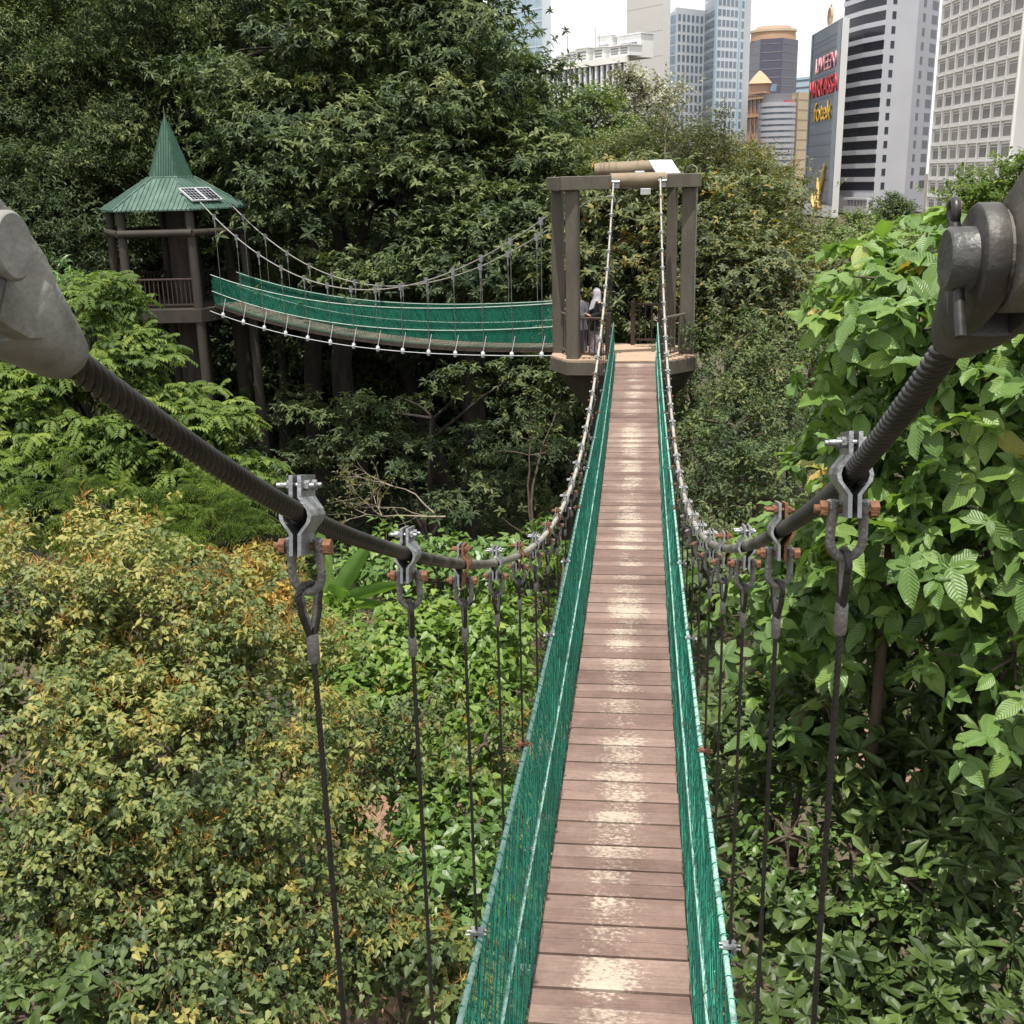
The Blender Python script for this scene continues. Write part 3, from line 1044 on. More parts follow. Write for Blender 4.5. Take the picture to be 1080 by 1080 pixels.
NY0 = 2.4
for s in (-1, 1):
    A = lambda q, s=s: np.array([s*(W2+.008), NY0+q, dz(NY0+q)+.005])
    def B(q, s=s):
        y = NY0+q
        return np.array([s*(.508-.0*y), y, dz(y)+nh(y)])
    net = net_mesh('safety_net', A, B, YEND-NY0, .046, .0017, MT['net'], bridge, slope=1.6, nseg=7, seed=11+s)
    net_mesh('knotted_net', lambda q: A(q)+np.array([-s*.004, 0, 0]), lambda q: B(q)+np.array([-s*.004, 0, 0]), YEND-NY0, .092, .0026, MT['netknot'], net, slope=1.6, nseg=8, jit=.008, seed=31+s)
    for t, r, nm in ((1.0, .0135, 'top_rope'), (.50, .0115, 'middle_rope')):
        mb = MB()
        pts = []
        for q in np.arange(0, YEND-NY0, .07):
            p = A(q)*(1-t)+B(q)*t
            w = .5+.5*math.cos(q*2*PI/1.846)
            pts.append(Vector(p)+Vector((-s*(.006 if t == 1 else .012), 0, -.012*w*t)))
        twisted(mb, [Vector(pts[i]).lerp(pts[i+1], f) for i in range(len(pts)-1) for f in (0, .25, .5, .75)], r, 3, .05, 9, .25)
        mb.build(nm, MT['rope'], net, recalc=False)
    mb = MB()
    for q in np.arange(0, YEND-NY0, .14):    # lashing loops round the top rope
        p = B(q)
        mb.tube([(p[0]+.019*math.cos(t), p[1]+.012*t/3, p[2]-.006+.019*math.sin(t)) for t in np.linspace(0, 6.0, 9)], .0028, 4, caps=False)
    tag(mb.build('lashing', MT['netdark'], net, recalc=False), kind='stuff')
    # clips that tie the net ropes to every second hanger
    for i in range(1, 13):
        y = 2.0166+2*i*.923
        if y > YEND: break
        for t, k in ((1.0, 1.0), (.52, .7)):
            p = A(y-NY0)*(1-t)+B(y-NY0)*t
            mb = MB()
            for dy in (-.012, .012):
                mb.tube([(p[0]-s*.03*k, y+dy, p[2]+.012*k), (p[0]+s*.055*k, y+dy, p[2]+.004)], .006*k, 6)
                mb.tube([(p[0]+s*.03*k, y+dy, p[2]-.02*k), (p[0]+s*.03*k, y+dy, p[2]+.025*k)], .0095*k, 6)
            mb.box((p[0]+s*.008*k, y, p[2]+.016*k), (.05*k, .04, .014*k))
            o = mb.build('rope_clip', MT['galv'] if (i+int(t)) % 3 else MT['rust'], net)


# sockets that hold the main cables
def socket(s):
    ye = 1.2 if s < 0 else 1.415
    ce = Vector((s*CX, ye, cz(ye, s)))
    yp = ye-.19
    pc = Vector((s*CX, yp, cz(ye, s)+(.70 if s < 0 else .56)*.19))
    ax = (ce-pc).normalized()           # towards the cable
    xx = Vector((1, 0, 0))
    zz = xx.cross(ax)
    L = (ce-pc).length
    B = Matrix((( xx.x, ax.x, zz.x, pc.x), (xx.y, ax.y, zz.y, pc.y), (xx.z, ax.z, zz.z, pc.z), (0, 0, 0, 1)))
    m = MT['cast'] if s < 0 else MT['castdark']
    body = MB()
    # bowl: rounded-rectangle sections narrowing to the cable
    def ring(y, hx, hz, p=3.0, n=28):
        o = []
        for k in range(n):
            t = 2*PI*k/n
            c, q = math.cos(t), math.sin(t)
            o.append(B @ Vector((math.copysign(abs(c)**(2/p), c)*hx, y, math.copysign(abs(q)**(2/p), q)*hz)))
        return o
    body.loft([ring(L*.40, .024, .030, 3), ring(L*.41, .044, .052, 3.4), ring(L*.5, .0445, .052, 3.2), ring(L*.62, .042, .049, 2.8), ring(L*.78, .038, .042, 2.4), ring(L*.92, .034, .036, 2.1), ring(L, .030, .030, 2), ring(L*1.02, .027, .027, 2)])
    for sg in (-1, 1):                     # two ears with round ends
        prof = [(-.057*math.cos(t)*1.0, .057*math.sin(t)) for t in np.linspace(-PI/2, PI/2, 17)]
        prof = [(y, z) for y, z in prof]+[(L*.25, .055), (L*.42, .048), (L*.52, .036), (L*.58, .015), (L*.58, -.015), (L*.52, -.036), (L*.42, -.048), (L*.25, -.055)]
        mm = B @ Matrix(((0, 0, 1, 0), (1, 0, 0, 0), (0, 1, 0, 0), (0, 0, 0, 1)))    # (y,z,x)->(x,y,z)
        body.prism(prof, sg*.0185, sg*.043, mm)
    me = body.mesh('cable_socket', bev=.004, bseg=2)
    for f in me.polygons: f.use_smooth = True
    so = link('cable_socket', me, m, bridge)
    md = so.modifiers.new('es', 'EDGE_SPLIT'); md.split_angle = R(38)
    PL_ = .072 if s < 0 else .070
    pb = MB()
    pb.tube([B @ Vector((x, 0, 0)) for x in (-PL_, -PL_+.003, PL_-.003, PL_)], [.030, .033, .033, .030], 32)
    pin = pb.build('pin', MT['pin'] if s > 0 else MT['cast'], so)  # right pin's shade is put into its darker colour
    cb = MB()
    ix = -s*(.060 if s < 0 else .057)
    cb.tube([B @ Vector((ix, .004, .046 if s > 0 else .02)), B @ Vector((ix, .004, -.085))], .0065, 8)
    if s > 0: cb.tube([B @ (Vector((ix, .004, .056))+Vector((0, .009*math.cos(t), .011*math.sin(t)))) for t in np.linspace(-PI/2, 1.5*PI, 17)], .0055, 8)
    cb.build('cotter_pin', MT['wire'], so)
    lb = MB()                              # tower lug between the ears
    prof = [(.056*math.cos(t), .056*math.sin(t)) for t in np.linspace(-PI/2, PI/2, 15)]+[(-.30, .062), (-.30, -.062)]
    mm = B @ Matrix(((0, 0, 1, 0), (1, 0, 0, 0), (0, 1, 0, 0), (0, 0, 0, 1)))
    lb.prism(prof, -.015, .015, mm)
    for sg in (-1, 1):
        lb.prism([(.05*math.cos(t)-.002, .05*math.sin(t)) for t in np.linspace(0, 2*PI, 20)[:-1]], sg*.0152, sg*.0178, mm)
    lb.build('anchor_lug', MT['rust'] if s < 0 else MT['lug'], so, bev=.003)
    # dark steel bracket plate behind
    bb = MB()
    bb.box((0, -.33, 0), (.08, .08, .17))
    o = bb.build('anchor_bracket', MT['castdark'], so, bev=.004)
    o.matrix_parent_inverse = wmat(so).inverted() @ B


socket(-1); socket(1)

# ------------------------------------------------------------------ the open tower
TZ = -.10
tower = empty('viewing_tower', (-.2, 27, GZ), 'open brown post tower with a log roller on top ending the plank bridge', 'tower')
PL = [(-1.60, 25.72), (.62, 25.55), (1.42, 26.35), (1.40, 27.25), (.95, 28.15), (-.75, 28.45), (-2.02, 27.3), (-2.04, 26.5)]
POST = {'FL': (-1.45, 26.0, .30), 'BL': (-1.86, 26.98, .27), 'FR': (1.20, 26.75, .32), 'BR': (.84, 27.75, .25)}
mb = MB(); mb.prism(PL, TZ-.36, TZ-.045)
mb.build('slab', MT['brownwood'], tower, bev=.01)
mb = MB()
cxp = sum(p[0] for p in PL)/8; cyp = sum(p[1] for p in PL)/8
yy = 25.6
ins = [(cxp+(x-cxp)*.985, cyp+(y-cyp)*.985) for x, y in PL]
def clip_x(y):
    xs = []
    for i in range(8):
        (x0, y0), (x1, y1) = ins[i], ins[(i+1) % 8]
        if (y0-y)*(y1-y) < 0: xs.append(x0+(x1-x0)*(y-y0)/(y1-y0))
    return (min(xs), max(xs)) if len(xs) >= 2 else None
rg = random.Random(9)
while yy < 28.5:
    c = clip_x(yy+.07)
    if c: mb.box(((c[0]+c[1])/2, yy+.07, TZ-.022+rg.uniform(-.002, .002)), (c[1]-c[0], .135, .038))
    yy += .14
mb.build('floor_boards', MT['platform'], tower)
for k, (x, y, w) in POST.items():
    b = MB(); b.box((x, y, (TZ+3.72)/2-.02), (w, w, 3.72-TZ+.04), rz=-.12, bev=.03)
    b.build('post', MT['brownwood'], tower)
ring = [(-1.60, 25.83), (1.42, 26.62), (1.12, 27.86), (-.55, 28.4), (-2.0, 27.1)]
ring = [(-1.58, 25.86), (1.27, 26.60), (1.02, 27.8), (-1.96, 27.10)]
for i in range(4):
    a, b_ = Vector((*ring[i], 0)), Vector((*ring[(i+1) % 4], 0))
    d = b_-a
    mb = MB()
    ext = .14 if i in (0, 2) else -.16
    mb.box(((a.x+b_.x)/2, (a.y+b_.y)/2, 3.86-.004*i), (d.length+2*ext, .30, .30), rz=math.atan2(d.y, d.x), bev=.012)
    mb.build('beam', MT['brownwood'], tower)
d = (Vector((*ring[1], 0))-Vector((*ring[0], 0))).normalized()
nfr = Vector((d.y, -d.x, 0))
def onbeam(x): return Vector(ring[0]+(0,))+d*((x-ring[0][0])/d.x)
mb = MB()   # round saddle bar between the cables
p0, p1 = onbeam(-.62)+nfr*.09, onbeam(.62)+nfr*.09
mb.tube([(p0.x, p0.y, 3.90), (p1.x, p1.y, 3.90)], .155, 20)
mb.build('saddle_bar', MT['roller'], tower)
mb = MB()   # log roller lying behind
mb.tube([(-1.0, 27.4, 4.12), (-.9, 27.4, 4.125), (.55, 27.45, 4.16), (.62, 27.45, 4.16)], [.15, .175, .175, .16], 22)
ro = mb.build('roller', MT['roller'], tower)
mb = MB()
for x in (-.86, -.78, -.66, -.5, .0):
    mb.tube([(x, 27.4+.183*math.cos(t), 4.13+.183*math.sin(t)) for t in np.linspace(0, 2*PI, 20)], .014, 6)
mb.build('rope_winding', MT['roller'], ro)
mb = MB()   # cradle legs
for x in (-.8, .45):
    mb.box((x, 27.42, 4.0), (.12, .26, .10))
mb.build('cradle', MT['brownwood'], tower)
for s in (-1, 1):
    z = cz(26.1, s)
    mb = MB()
    q = onbeam(s*CX)+nfr*.21
    mb.tube([(s*CX, 26.02, z), (s*CX, 26.1, z+.02), (q.x, q.y-.02, 3.86)], .03, 8)
    mb.box((q.x, q.y-.03, 3.83), (.16, .08, .2))
    mb.tube([(q.x-.09, q.y-.05, 3.86), (q.x+.09, q.y-.05, 3.86)], .045, 12)
    mb.build('cable_anchor', MT['galv'], tower)
mb = MB()
mb.box((.62, 26.75, 4.16), (.56, .62, .035), rot=Matrix.Rotation(.35, 3, 'Z') @ Matrix.Rotation(.5, 3, 'X'))
mb.tube([(.45, 26.75, 3.95), (.45, 26.85, 4.15)], .02, 6); mb.tube([(.8, 26.8, 3.95), (.8, 26.9, 4.15)], .02, 6)
mb.build('white_panel', MT['whitepl'], tower)
mb = MB(); mb.box((.2, 26.95, 3.63), (.24, .1, .15)); mb.box((.06, 26.9, 4.05), (.22, .1, .08))
mb.build('lamp_box', MT['whitepl'], tower, bev=.01)
mb = MB()
mb.tube([(1.10, 26.72, 3.98), (1.14, 26.66, 4.14), (1.24, 26.56, 4.2), (1.34, 26.5, 4.14), (1.36, 26.5, 3.9), (1.36, 26.52, 2), (1.36, 26.52, TZ+.02)], .018, 8)
mb.build('conduit', MT['galvdull'], tower)
# tapered column that carries the platform
mb = MB()
rings = []
for z, r in ((GZ-.3, .55), (-5, .5), (-2.6, .55), (-1.5, .95), (-.9, 1.45), (TZ-.37, 1.75)):
    rings.append([Vector((-.25+r*math.cos(2*PI*k/20), 27.0+r*.75*math.sin(2*PI*k/20), z)) for k in range(20)])
mb.loft(rings)
mb.build('column', MT['darkpost'], tower)


def railing(parent, a, b, z0, h, m, n, wood=.035, r=.017):
    a, b = Vector((*a, 0)), Vector((*b, 0))
    mb = MB()
    d = b-a
    rz = math.atan2(d.y, d.x)
    c = (a+b)/2
    mb.box((c.x, c.y, z0+h), (d.length, .07, .05), rz=rz, bev=.008)
    mb.box((c.x, c.y, z0+.12), (d.length, .045, .045), rz=rz)
    rl = mb.build('railing', m, parent)
    for i in range(n):
        p = a+d*((i+.5)/n)
        mb = MB()
        mb.tube([(p.x, p.y, z0+.144), (p.x, p.y, z0+h-.026)], r, 6)
        mb.build('baluster', m, rl)
    return rl


railing(tower, (-1.28, 25.9), (-.60, 25.82), TZ, .95, MT['darkrail'], 5)
railing(tower, (-1.52, 26.16), (-1.78, 26.8), TZ, .98, MT['brownwood'], 4)
railing(tower, (.66, 25.78), (1.16, 26.56), TZ, .95, MT['brownwood'], 5)
railing(tower, (.0, 28.2), (.95, 28.0), TZ, 1.0, MT['darkrail'], 6)
railing(tower, (1.22, 26.95), (1.05, 27.52), TZ, 1.0, MT['brownwood'], 4)
for x, y in ((-.08, 28.15), (-.62, 25.83), (.60, 25.76)):
    mb = MB(); mb.box((x, y, TZ+.54), (.11, .11, 1.08), bev=.012)
    mb.build('newel', MT['darkrail'], tower)

# ------------------------------------------------------------------ the second bridge
ND = np.array([-.866, .5]); NO = np.array([-1.87, 27.4]); NL = np.array([.5, .866])
B2L = 13.1
def interp(tab, s):
    xs = [t[0] for t in tab]; ys = [t[1] for t in tab]
    return float(np.polyval(np.polyfit(xs, ys, 3), s))
def P2(s, lat, z): return np.array([NO[0]+ND[0]*s+NL[0]*lat, NO[1]+ND[1]*s+NL[1]*lat, z])
T_deck = [(.24, -.05), (2.47, -.18), (4.84, -.26), (7.45, -.2), (10.21, .03), (12.2, .33), (13.1, .44)]
T_top = [(13.1, 1.33), (11.91, 1.1), (9.3, .78), (6.8, .68), (4.04, .72), (.23, 1.02)]
T_mid = [(12.6, .72), (9.52, .24), (5.66, .12), (4.58, .12), (2.51, .21), (.23, .46)]
T_knob = [(12.68, .14), (10.16, -.25), (6.9, -.46), (3.38, -.44), (.36, -.25)]
T_cab = [(12.95, 3.33), (11.39, 2.29), (9.55, 1.57), (7.47, 1.15), (6.19, 1.11), (4.0, 1.49), (2.6, 1.97), (.33, 3.06)]
b2 = empty('suspension_bridge', tuple(P2(6, .46, -.5)), 'curving green netted footbridge on the left slung between the tower and the pavilion', 'footbridge')
mb = MB()
ss = np.linspace(0, B2L, 90)
rgx = random.Random(4)
for i in range(int(B2L/.165)):
    s = (i+.5)*.165
    p = P2(s, .465, interp(T_deck, s)-.04)
    sl = (interp(T_deck, s+.05)-interp(T_deck, s-.05))/.1
    rot = Matrix.Rotation(math.atan2(ND[1], ND[0]), 3, 'Z') @ Matrix.Rotation(-math.atan(sl), 3, 'Y')
    mb.box(p, (.155, .93, .035), rot=rot)
mb.build('deck', MT['deck'], b2)
for lat in (-.015, .945):
    mb = MB()
    for i in range(44):
        s0, s1 = B2L*i/44, B2L*(i+1)/44
        q = [P2(s0, lat, interp(T_deck, s0)), P2(s1, lat, interp(T_deck, s1))]
        c = (q[0]+q[1])/2
        d3 = Vector(q[1]-q[0])
        rot = Matrix.Rotation(math.atan2(d3.y, d3.x), 3, 'Z') @ Matrix.Rotation(-math.asin(d3.z/d3.length), 3, 'Y')
        mb.box((c[0], c[1], c[2]-.085), (d3.length*1.002, .035, .085), rot=rot)
    mb.build('edge_beam', MT['paledeck'], b2)
for lat, sd in ((-.05, 21), (.98, 22)):
    A = lambda q, lat=lat: P2(q, lat, interp(T_deck, q)-.02)
    B = lambda q, lat=lat: P2(q, lat+(-.02 if lat < 0 else .02), interp(T_top, q)+(.02 if lat > 0 else 0))
    net = net_mesh('safety_net', A, B, B2L, .05, .0062, MT['netdark'], b2, slope=.55, nseg=5, seed=sd)
    for nm, f in (('top_rope', lambda q: interp(T_top, q)), ('middle_rope', lambda q: interp(T_mid, q)+(.0 if lat < 0 else .09))):
        mb = MB(); mb.tube([P2(q, lat-.02, f(q)) for q in np.linspace(0, B2L, 60)], .013 if lat < 0 else .010, 6)
        mb.build(nm, MT['paleline'], net)
    mb = MB()
    mb.tube([P2(q, lat-.05 if lat < 0 else lat+.05, interp(T_cab, q)+(0 if lat < 0 else .10*(1-q/B2L)-.05)) for q in np.linspace(-.2, B2L+.1, 70)], .017, 8)
    mb.build('main_cable', MT['bonegrey'], b2)
    for i in range(14):
        s = .45+i*.935
        if s > B2L-.1: break
        l2 = lat-.05 if lat < 0 else lat+.05
        zc = interp(T_cab, s)+(0 if lat < 0 else .10*(1-s/B2L)-.05)
        zb = interp(T_deck, s)-.15
        mb = MB(); mb.tube([(0, 0, -.25), (0, 0, zb-zc)], .0095, 5)
        p = P2(s, l2, zc)
        h = mb.build('hanger', MT['galvdull'], b2, loc=tuple(p))
        mb = MB(); mb.box((0, 0, 0), (.10, .05, .17), rz=-.52); mb.tube([(0, 0, -.08), (0, 0, -.30)], .022, 6)
        mb.build('clamp', MT['galv'], h, local=True)
mb = MB()
mb.tube([P2(q, -.22, interp(T_knob, q)) for q in np.linspace(-.3, B2L, 60)], .010, 6)
wr = mb.build('stay_rope', MT['whitepl'], b2)
for i in range(14):
    s = .4+i*.93
    if s > B2L-.2: break
    mb = MB()
    p = P2(s, -.22, interp(T_knob, s))
    mb.tube([p+np.array([0, 0, .10]), p+np.array([0, 0, .07]), p+np.array([0, 0, -.05]), p+np.array([0, 0, -.07])], [.02, .052, .052, .02], 10)
    mb.tube([p+np.array([0, 0, .07]), P2(s, -.06, interp(T_deck, s)+.28)], .007, 5)
    mb.build('rope_clip', MT['whitepl'], wr)

# ------------------------------------------------------------------ the pavilion
PX, PY, PZ = -14.85, 35.45, .32
pav = empty('pavilion', (PX, PY, GZ), 'hexagonal tree house pavilion with a pointed green metal roof and dark posts', 'pavilion')
PR = R(4)
def hexp(r, k, z): 
    t = PR+k*PI/3
    return Vector((PX+r*math.cos(t), PY+r*math.sin(t), z))
# roof: ribbed sheets
def roof_part(name, r0, z0, r1, z1, nrib):
    mb = MB()
    for k in range(6):
        a, b, c, d_ = hexp(r0, k, z0), hexp(r0, k+1, z0), hexp(r1, k+1, z1), hexp(r1, k, z1)
        n = (b-a).cross(d_-a).normalized()
        mb.add([a, b, c, d_], [(0, 1, 2, 3)])
        und = Vector((0, 0, -.04))
        mb.add([a+und, b+und, c+und, d_+und], [(3, 2, 1, 0)])
        mb.add([a, b, b+und, a+und], [(3, 2, 1, 0)])
        # standing seams run up the slope, clipped by the hips
        e = (b-a).normalized(); L = (b-a).length
        up = (((c+d_)/2-(a+b)/2)); H = up.length; upn = up.normalized()
        Lt = (c-d_).length
        for i in range(1, nrib):
            u = (i/nrib-.5)*L
            if abs(u) <= Lt/2: vmax = H
            else: vmax = H*(L/2-abs(u))/((L-Lt)/2)
            p0 = (a+b)/2+e*u-upn*.01; p1 = (a+b)/2+e*u+upn*vmax*.985
            w = .018
            q = [p0-e*w, p0+e*w, p1+e*w, p1-e*w]
            t = [v+n*.03 for v in (p0-e*w*.5, p0+e*w*.5, p1+e*w*.5, p1-e*w*.5)]
            mb.add(q+t, [(4, 5, 6, 7), (0, 1, 5, 4), (1, 2, 6, 5), (2, 3, 7, 6), (3, 0, 4, 7)])
    return mb.build(name, MT[name], pav, recalc=False)
rf = roof_part('roof', 2.42, 3.32, .74, 4.27, 17)
roof_part('spire', .72, 4.24, .015, 6.12, 9)
mb = MB()
for k in range(6):
    mb.tube([hexp(2.43, k, 3.33), hexp(.75, k, 4.285)], .028, 6)
    mb.tube([hexp(.75, k, 4.27), hexp(.75, k+1, 4.27)], .03, 6)
mb.build('ridge_trim', MT['roof'], rf)
mb = MB(); mb.tube([(PX, PY, 6.1), (PX, PY, 6.42)], [.02, .006], 6); mb.build('finial', MT['galvdull'], pav)
for k in range(6):
    a, b = hexp(2.3, k, 2.62), hexp(2.3, k+1, 2.62)
    mb = MB(); mb.tube([a, b], .11, 12); mb.build('ring_beam', MT['darkpost'], pav)
    mb = MB(); p = hexp(2.22, k, 0)
    mb.tube([(p.x+(p.x-PX)*.03, p.y+(p.y-PY)*.03, GZ-.3), (p.x, p.y, PZ), (p.x-(p.x-PX)*.04, p.y-(p.y-PY)*.04, 3.3)], [.17, .15, .13], 14)
    mb.build('post', MT['darkpost'], pav)
mb = MB(); mb.prism([tuple(hexp(2.42, k, 0))[:2] for k in range(6)], PZ-.42, PZ); mb.build('floor_slab', MT['darkpost'], pav, bev=.01)
mb = MB(); mb.tube([(PX, PY+.5, GZ), (PX, PY+.5, 3.5)], .5, 16); mb.build('core', MT['barkdark'], pav)
for k in range(6):
    if k == 5: continue          # the bridge comes in here
    a, b = hexp(2.12, k, 0), hexp(2.12, k+1, 0)
    railing(pav, (a.x, a.y), (b.x, b.y), PZ, .9, MT['darkrail'], 15, r=.02)
mb = MB(); mb.box((PX+1.05, PY-1.75, 2.28+PZ), (.5, .03, .3), rz=.1); mb.build('notice_board', MT['darkrail'], pav)
# solar panels on the right roof face
a, b, c, d_ = hexp(2.42, 5, 3.32), hexp(2.42, 6, 3.32), hexp(.74, 6, 4.27), hexp(.74, 5, 4.27)
e = (b-a).normalized(); up = ((c+d_)/2-(a+b)/2).normalized(); n = e.cross(up)
for i in range(2):
    o = (a+b)/2+e*(-.62+i*.62)+up*.62+n*.09
    rt = Matrix((e, up, n)).transposed()
    rootp = empty('solar_panel', o, ('left' if i == 0 else 'right')+' one of the two small solar panels on the pavilion roof', 'solar panel', 'solar panels on the pavilion roof')
    mb = MB(); mb.box(o, (.56, .62, .035), rot=rt); mb.build('cells', MT['solar'], rootp)
    mb = MB()
    for du, dv, w, h in ((-.285, 0, .03, .66), (.285, 0, .03, .66), (0, .325, .6, .03), (0, -.325, .6, .03)):
        mb.box(o+e*du+up*dv+n*.005, (w, h, .05), rot=rt)
    for q in (-.14, 0, .14):
        mb.box(o+e*q+n*.019, (.008, .6, .004), rot=rt)
    for q in (-.2, -.07, .07, .2):
        mb.box(o+up*q+n*.021, (.54, .008, .004), rot=rt)
    mb.build('frame', MT['whitepl'], rootp)


# ------------------------------------------------------------------ people on the tower
def skin_body(name, joints, edges, m, parent, sub=2):
    me = bpy.data.meshes.new(name)
    me.from_pydata([j[:3] for j in joints], edges, [])
    o = link(name, me, m, parent, local=True)
    sk = o.modifiers.new('skin', 'SKIN'); sk.use_smooth_shade = True
    lay = me.skin_vertices[0] if len(me.skin_vertices) else None
    if lay is None:
        bm = bmesh.new(); bm.from_mesh(me); bm.verts.layers.skin.verify(); bm.to_mesh(me); bm.free()
        lay = me.skin_vertices[0]
    for i, j in enumerate(joints):
        rx, ry = (j[3], j[3]) if len(j) < 5 else (j[3], j[4])
        lay.data[i].radius = (rx, ry)
        lay.data[i].use_root = (i == 0)
    sb = o.modifiers.new('sub', 'SUBSURF'); sb.levels = sub; sb.render_levels = sub
    return o


CL = {'skin': surf('skin', (.33, .19, .13), (.28, .155, .105), 9, .5), 'black': surf('black_cloth', (.018, .018, .022), (.01, .01, .012), 12, .85, 0, .2),
      'hijab': surf('pale_lilac_scarf', (.40, .38, .42), (.30, .28, .32), 14, .8, 0, .2), 'print': surf('printed_cloth', (.30, .27, .30), (.04, .04, .05), 22, .85, 0, .2, c3=(.55, .5, .5)),
      'white': surf('white_cloth', (.45, .45, .47), (.35, .35, .37), 12, .85, 0, .2), 'red': surf('dull_red_shoe', (.28, .07, .05), (.2, .05, .04), 12, .6), 'grey': surf('grey_trouser', (.12, .12, .14), (.08, .08, .09), 12, .85, 0, .2)}


def person(loc, rz, label, scarf, top, legs, shoe, hgt=1.56):
    k = hgt/1.6
    root = empty('person', loc, label, 'person')
    root.rotation_euler = (0, 0, rz)
    J = [(0, 0, .86, .115, .09), (0, .0, 1.02, .105, .08), (0, .0, 1.2, .12, .085), (0, .01, 1.31, .075, .06), (0, .0, 1.39, .045, .045), (0, -.02, 1.46, .07, .078), (0, -.02, 1.54, .062, .072),
         (-.085, 0, .80, .085), (-.09, .0, .45, .058), (-.09, .02, .09, .042), (-.095, -.12, .04, .035),
         (.085, 0, .80, .085), (.09, -.02, .45, .058), (.09, .0, .09, .042), (.095, -.13, .04, .035),
         (-.17, .01, 1.28, .05), (-.22, .03, 1.04, .042), (-.12, -.2, .98, .034), (-.03, -.27, 1.03, .026), (.17, .01, 1.28, .05), (.22, .03, 1.04, .042), (.13, -.2, .97, .034), (.03, -.28, 1.02, .026)]
    J = [(j[0]*k, j[1]*k, j[2]*k)+tuple(q*k for q in j[3:]) for j in J]
    E = [(0, 1), (1, 2), (2, 3), (3, 4), (4, 5), (5, 6), (0, 7), (7, 8), (8, 9), (9, 10), (0, 11), (11, 12), (12, 13), (13, 14), (3, 15), (15, 16), (16, 17), (17, 18), (3, 19), (19, 20), (20, 21), (21, 22)]
    skin_body('body', J, E, CL['skin'], root)
    def lay(ring, m, nm):
        mb = MB(); rings = []
        for z, rx, ry, cx, cy in ring:
            rings.append([Vector((cx+rx*math.cos(2*PI*i/20)*(1+.05*math.sin(3*i)), cy+ry*math.sin(2*PI*i/20), z))*k for i in range(20)])
        mb.loft(rings); return mb.build(nm, m, root, local=True)
    lay([(.62, .215, .17, 0, 0), (.8, .185, .15, 0, 0), (1.0, .155, .125, 0, 0), (1.2, .185, .13, 0, 0), (1.31, .16, .105, 0, 0), (1.36, .08, .07, 0, 0)], top, 'blouse')
    lay([(.07, .21, .16, 0, 0), (.3, .2, .15, 0, 0), (.6, .19, .15, 0, 0), (.85, .165, .135, 0, 0)], legs, 'skirt' if scarf else 'trousers')
    for sx in (-1, 1):                       # sleeves follow the arms
        q = [J[15], J[16], J[17]] if sx < 0 else [J[19], J[20], J[21]]
        mb = MB(); mb.tube([q[0][:3], q[1][:3], q[2][:3]], [.075*k, .065*k, .05*k], 12); mb.build('sleeve', top, root, local=True)
        mb = MB(); mb.tube([(sx*.095*k, -.02, .035), (sx*.095*k, -.15*k, .03)], [.045*k, .035*k], 10); mb.build('shoe', shoe, root, local=True)
    mb = MB()
    fc = (0, -.075*k, 1.49*k)                # face: nose, eyes, mouth
    mb.tube([(0, -.088*k, 1.52*k), (0, -.115*k, 1.485*k), (0, -.092*k, 1.475*k)], [.008*k, .013*k, .01*k], 8)
    mb.build('nose', CL['skin'], root, local=True)
    mb = MB()
    for sx in (-.028, .028): mb.tube([((sx-.012)*k, -.091*k, 1.513*k), ((sx+.012)*k, -.091*k, 1.513*k)], .006*k, 6)
    mb.tube([(-.02*k, -.094*k, 1.447*k), (.02*k, -.094*k, 1.447*k)], .005*k, 6)
    mb.build('features', CL['black'], root, local=True)
    if scarf:
        lay([(1.12, .05, .02, 0, -.16), (1.2, .15, .13, 0, -.02), (1.3, .15, .12, 0, .0), (1.38, .10, .10, 0, .015), (1.46, .098, .105, 0, .02), (1.54, .092, .1, 0, .015), (1.6, .07, .075, 0, .01), (1.635, .02, .02, 0, .01)], scarf, 'headscarf')
    else:
        lay([(1.45, .08, .06, 0, .03), (1.53, .085, .085, 0, .01), (1.59, .065, .07, 0, 0), (1.62, .02, .02, 0, 0)], CL['black'], 'hair')
    return root


person((-.93, 26.45, TZ), R(-62), 'woman in pale headscarf and black top standing behind the tower railing', CL['hijab'], CL['black'], CL['print'], CL['red'])
person((-1.34, 26.75, TZ), R(-20), 'person in white top and dark sleeves half hidden behind the left tower post', None, CL['white'], CL['grey'], CL['black'], 1.5)


# ------------------------------------------------------------------ the city behind
CM = {}
CM['offwhite'] = surf('off_white_render', (.82, .812, .785), (.75, .74, .70), .12, .8, 0, .3, .1, 3, c3=(.84, .835, .81))
CM['greywall'] = surf('lavender_grey_panel', (.45, .455, .49), (.40, .405, .44), .08, .6, 0, .4)
CM['greyside'] = surf('cool_grey_panel', (.36, .365, .41), (.32, .325, .37), .08, .6, 0, .4)
CM['whitewall'] = surf('white_wall', (.76, .76, .75), (.70, .70, .69), .08, .7, 0, .3)
CM['beigewall'] = surf('pale_beige_wall', (.58, .56, .53), (.53, .51, .48), .06, .75, 0, .3)
CM['cream'] = surf('cream_wall', (.55, .45, .32), (.48, .39, .27), .07, .75, 0, .3)
CM['pink'] = surf('pink_stone_wall', (.40, .27, .21), (.33, .22, .17), .1, .75, 0, .3)
CM['orange'] = surf('orange_crown_wall', (.46, .30, .19), (.40, .255, .16), .1, .75, 0, .3)
CM['blueframe'] = surf('pale_blue_grey_frame', (.60, .64, .68), (.54, .58, .62), .1, .6, 0, .4)
CM['ledge'] = surf('pale_ledge', (.52, .52, .56), (.47, .47, .51), .1, .6, 0, .4)


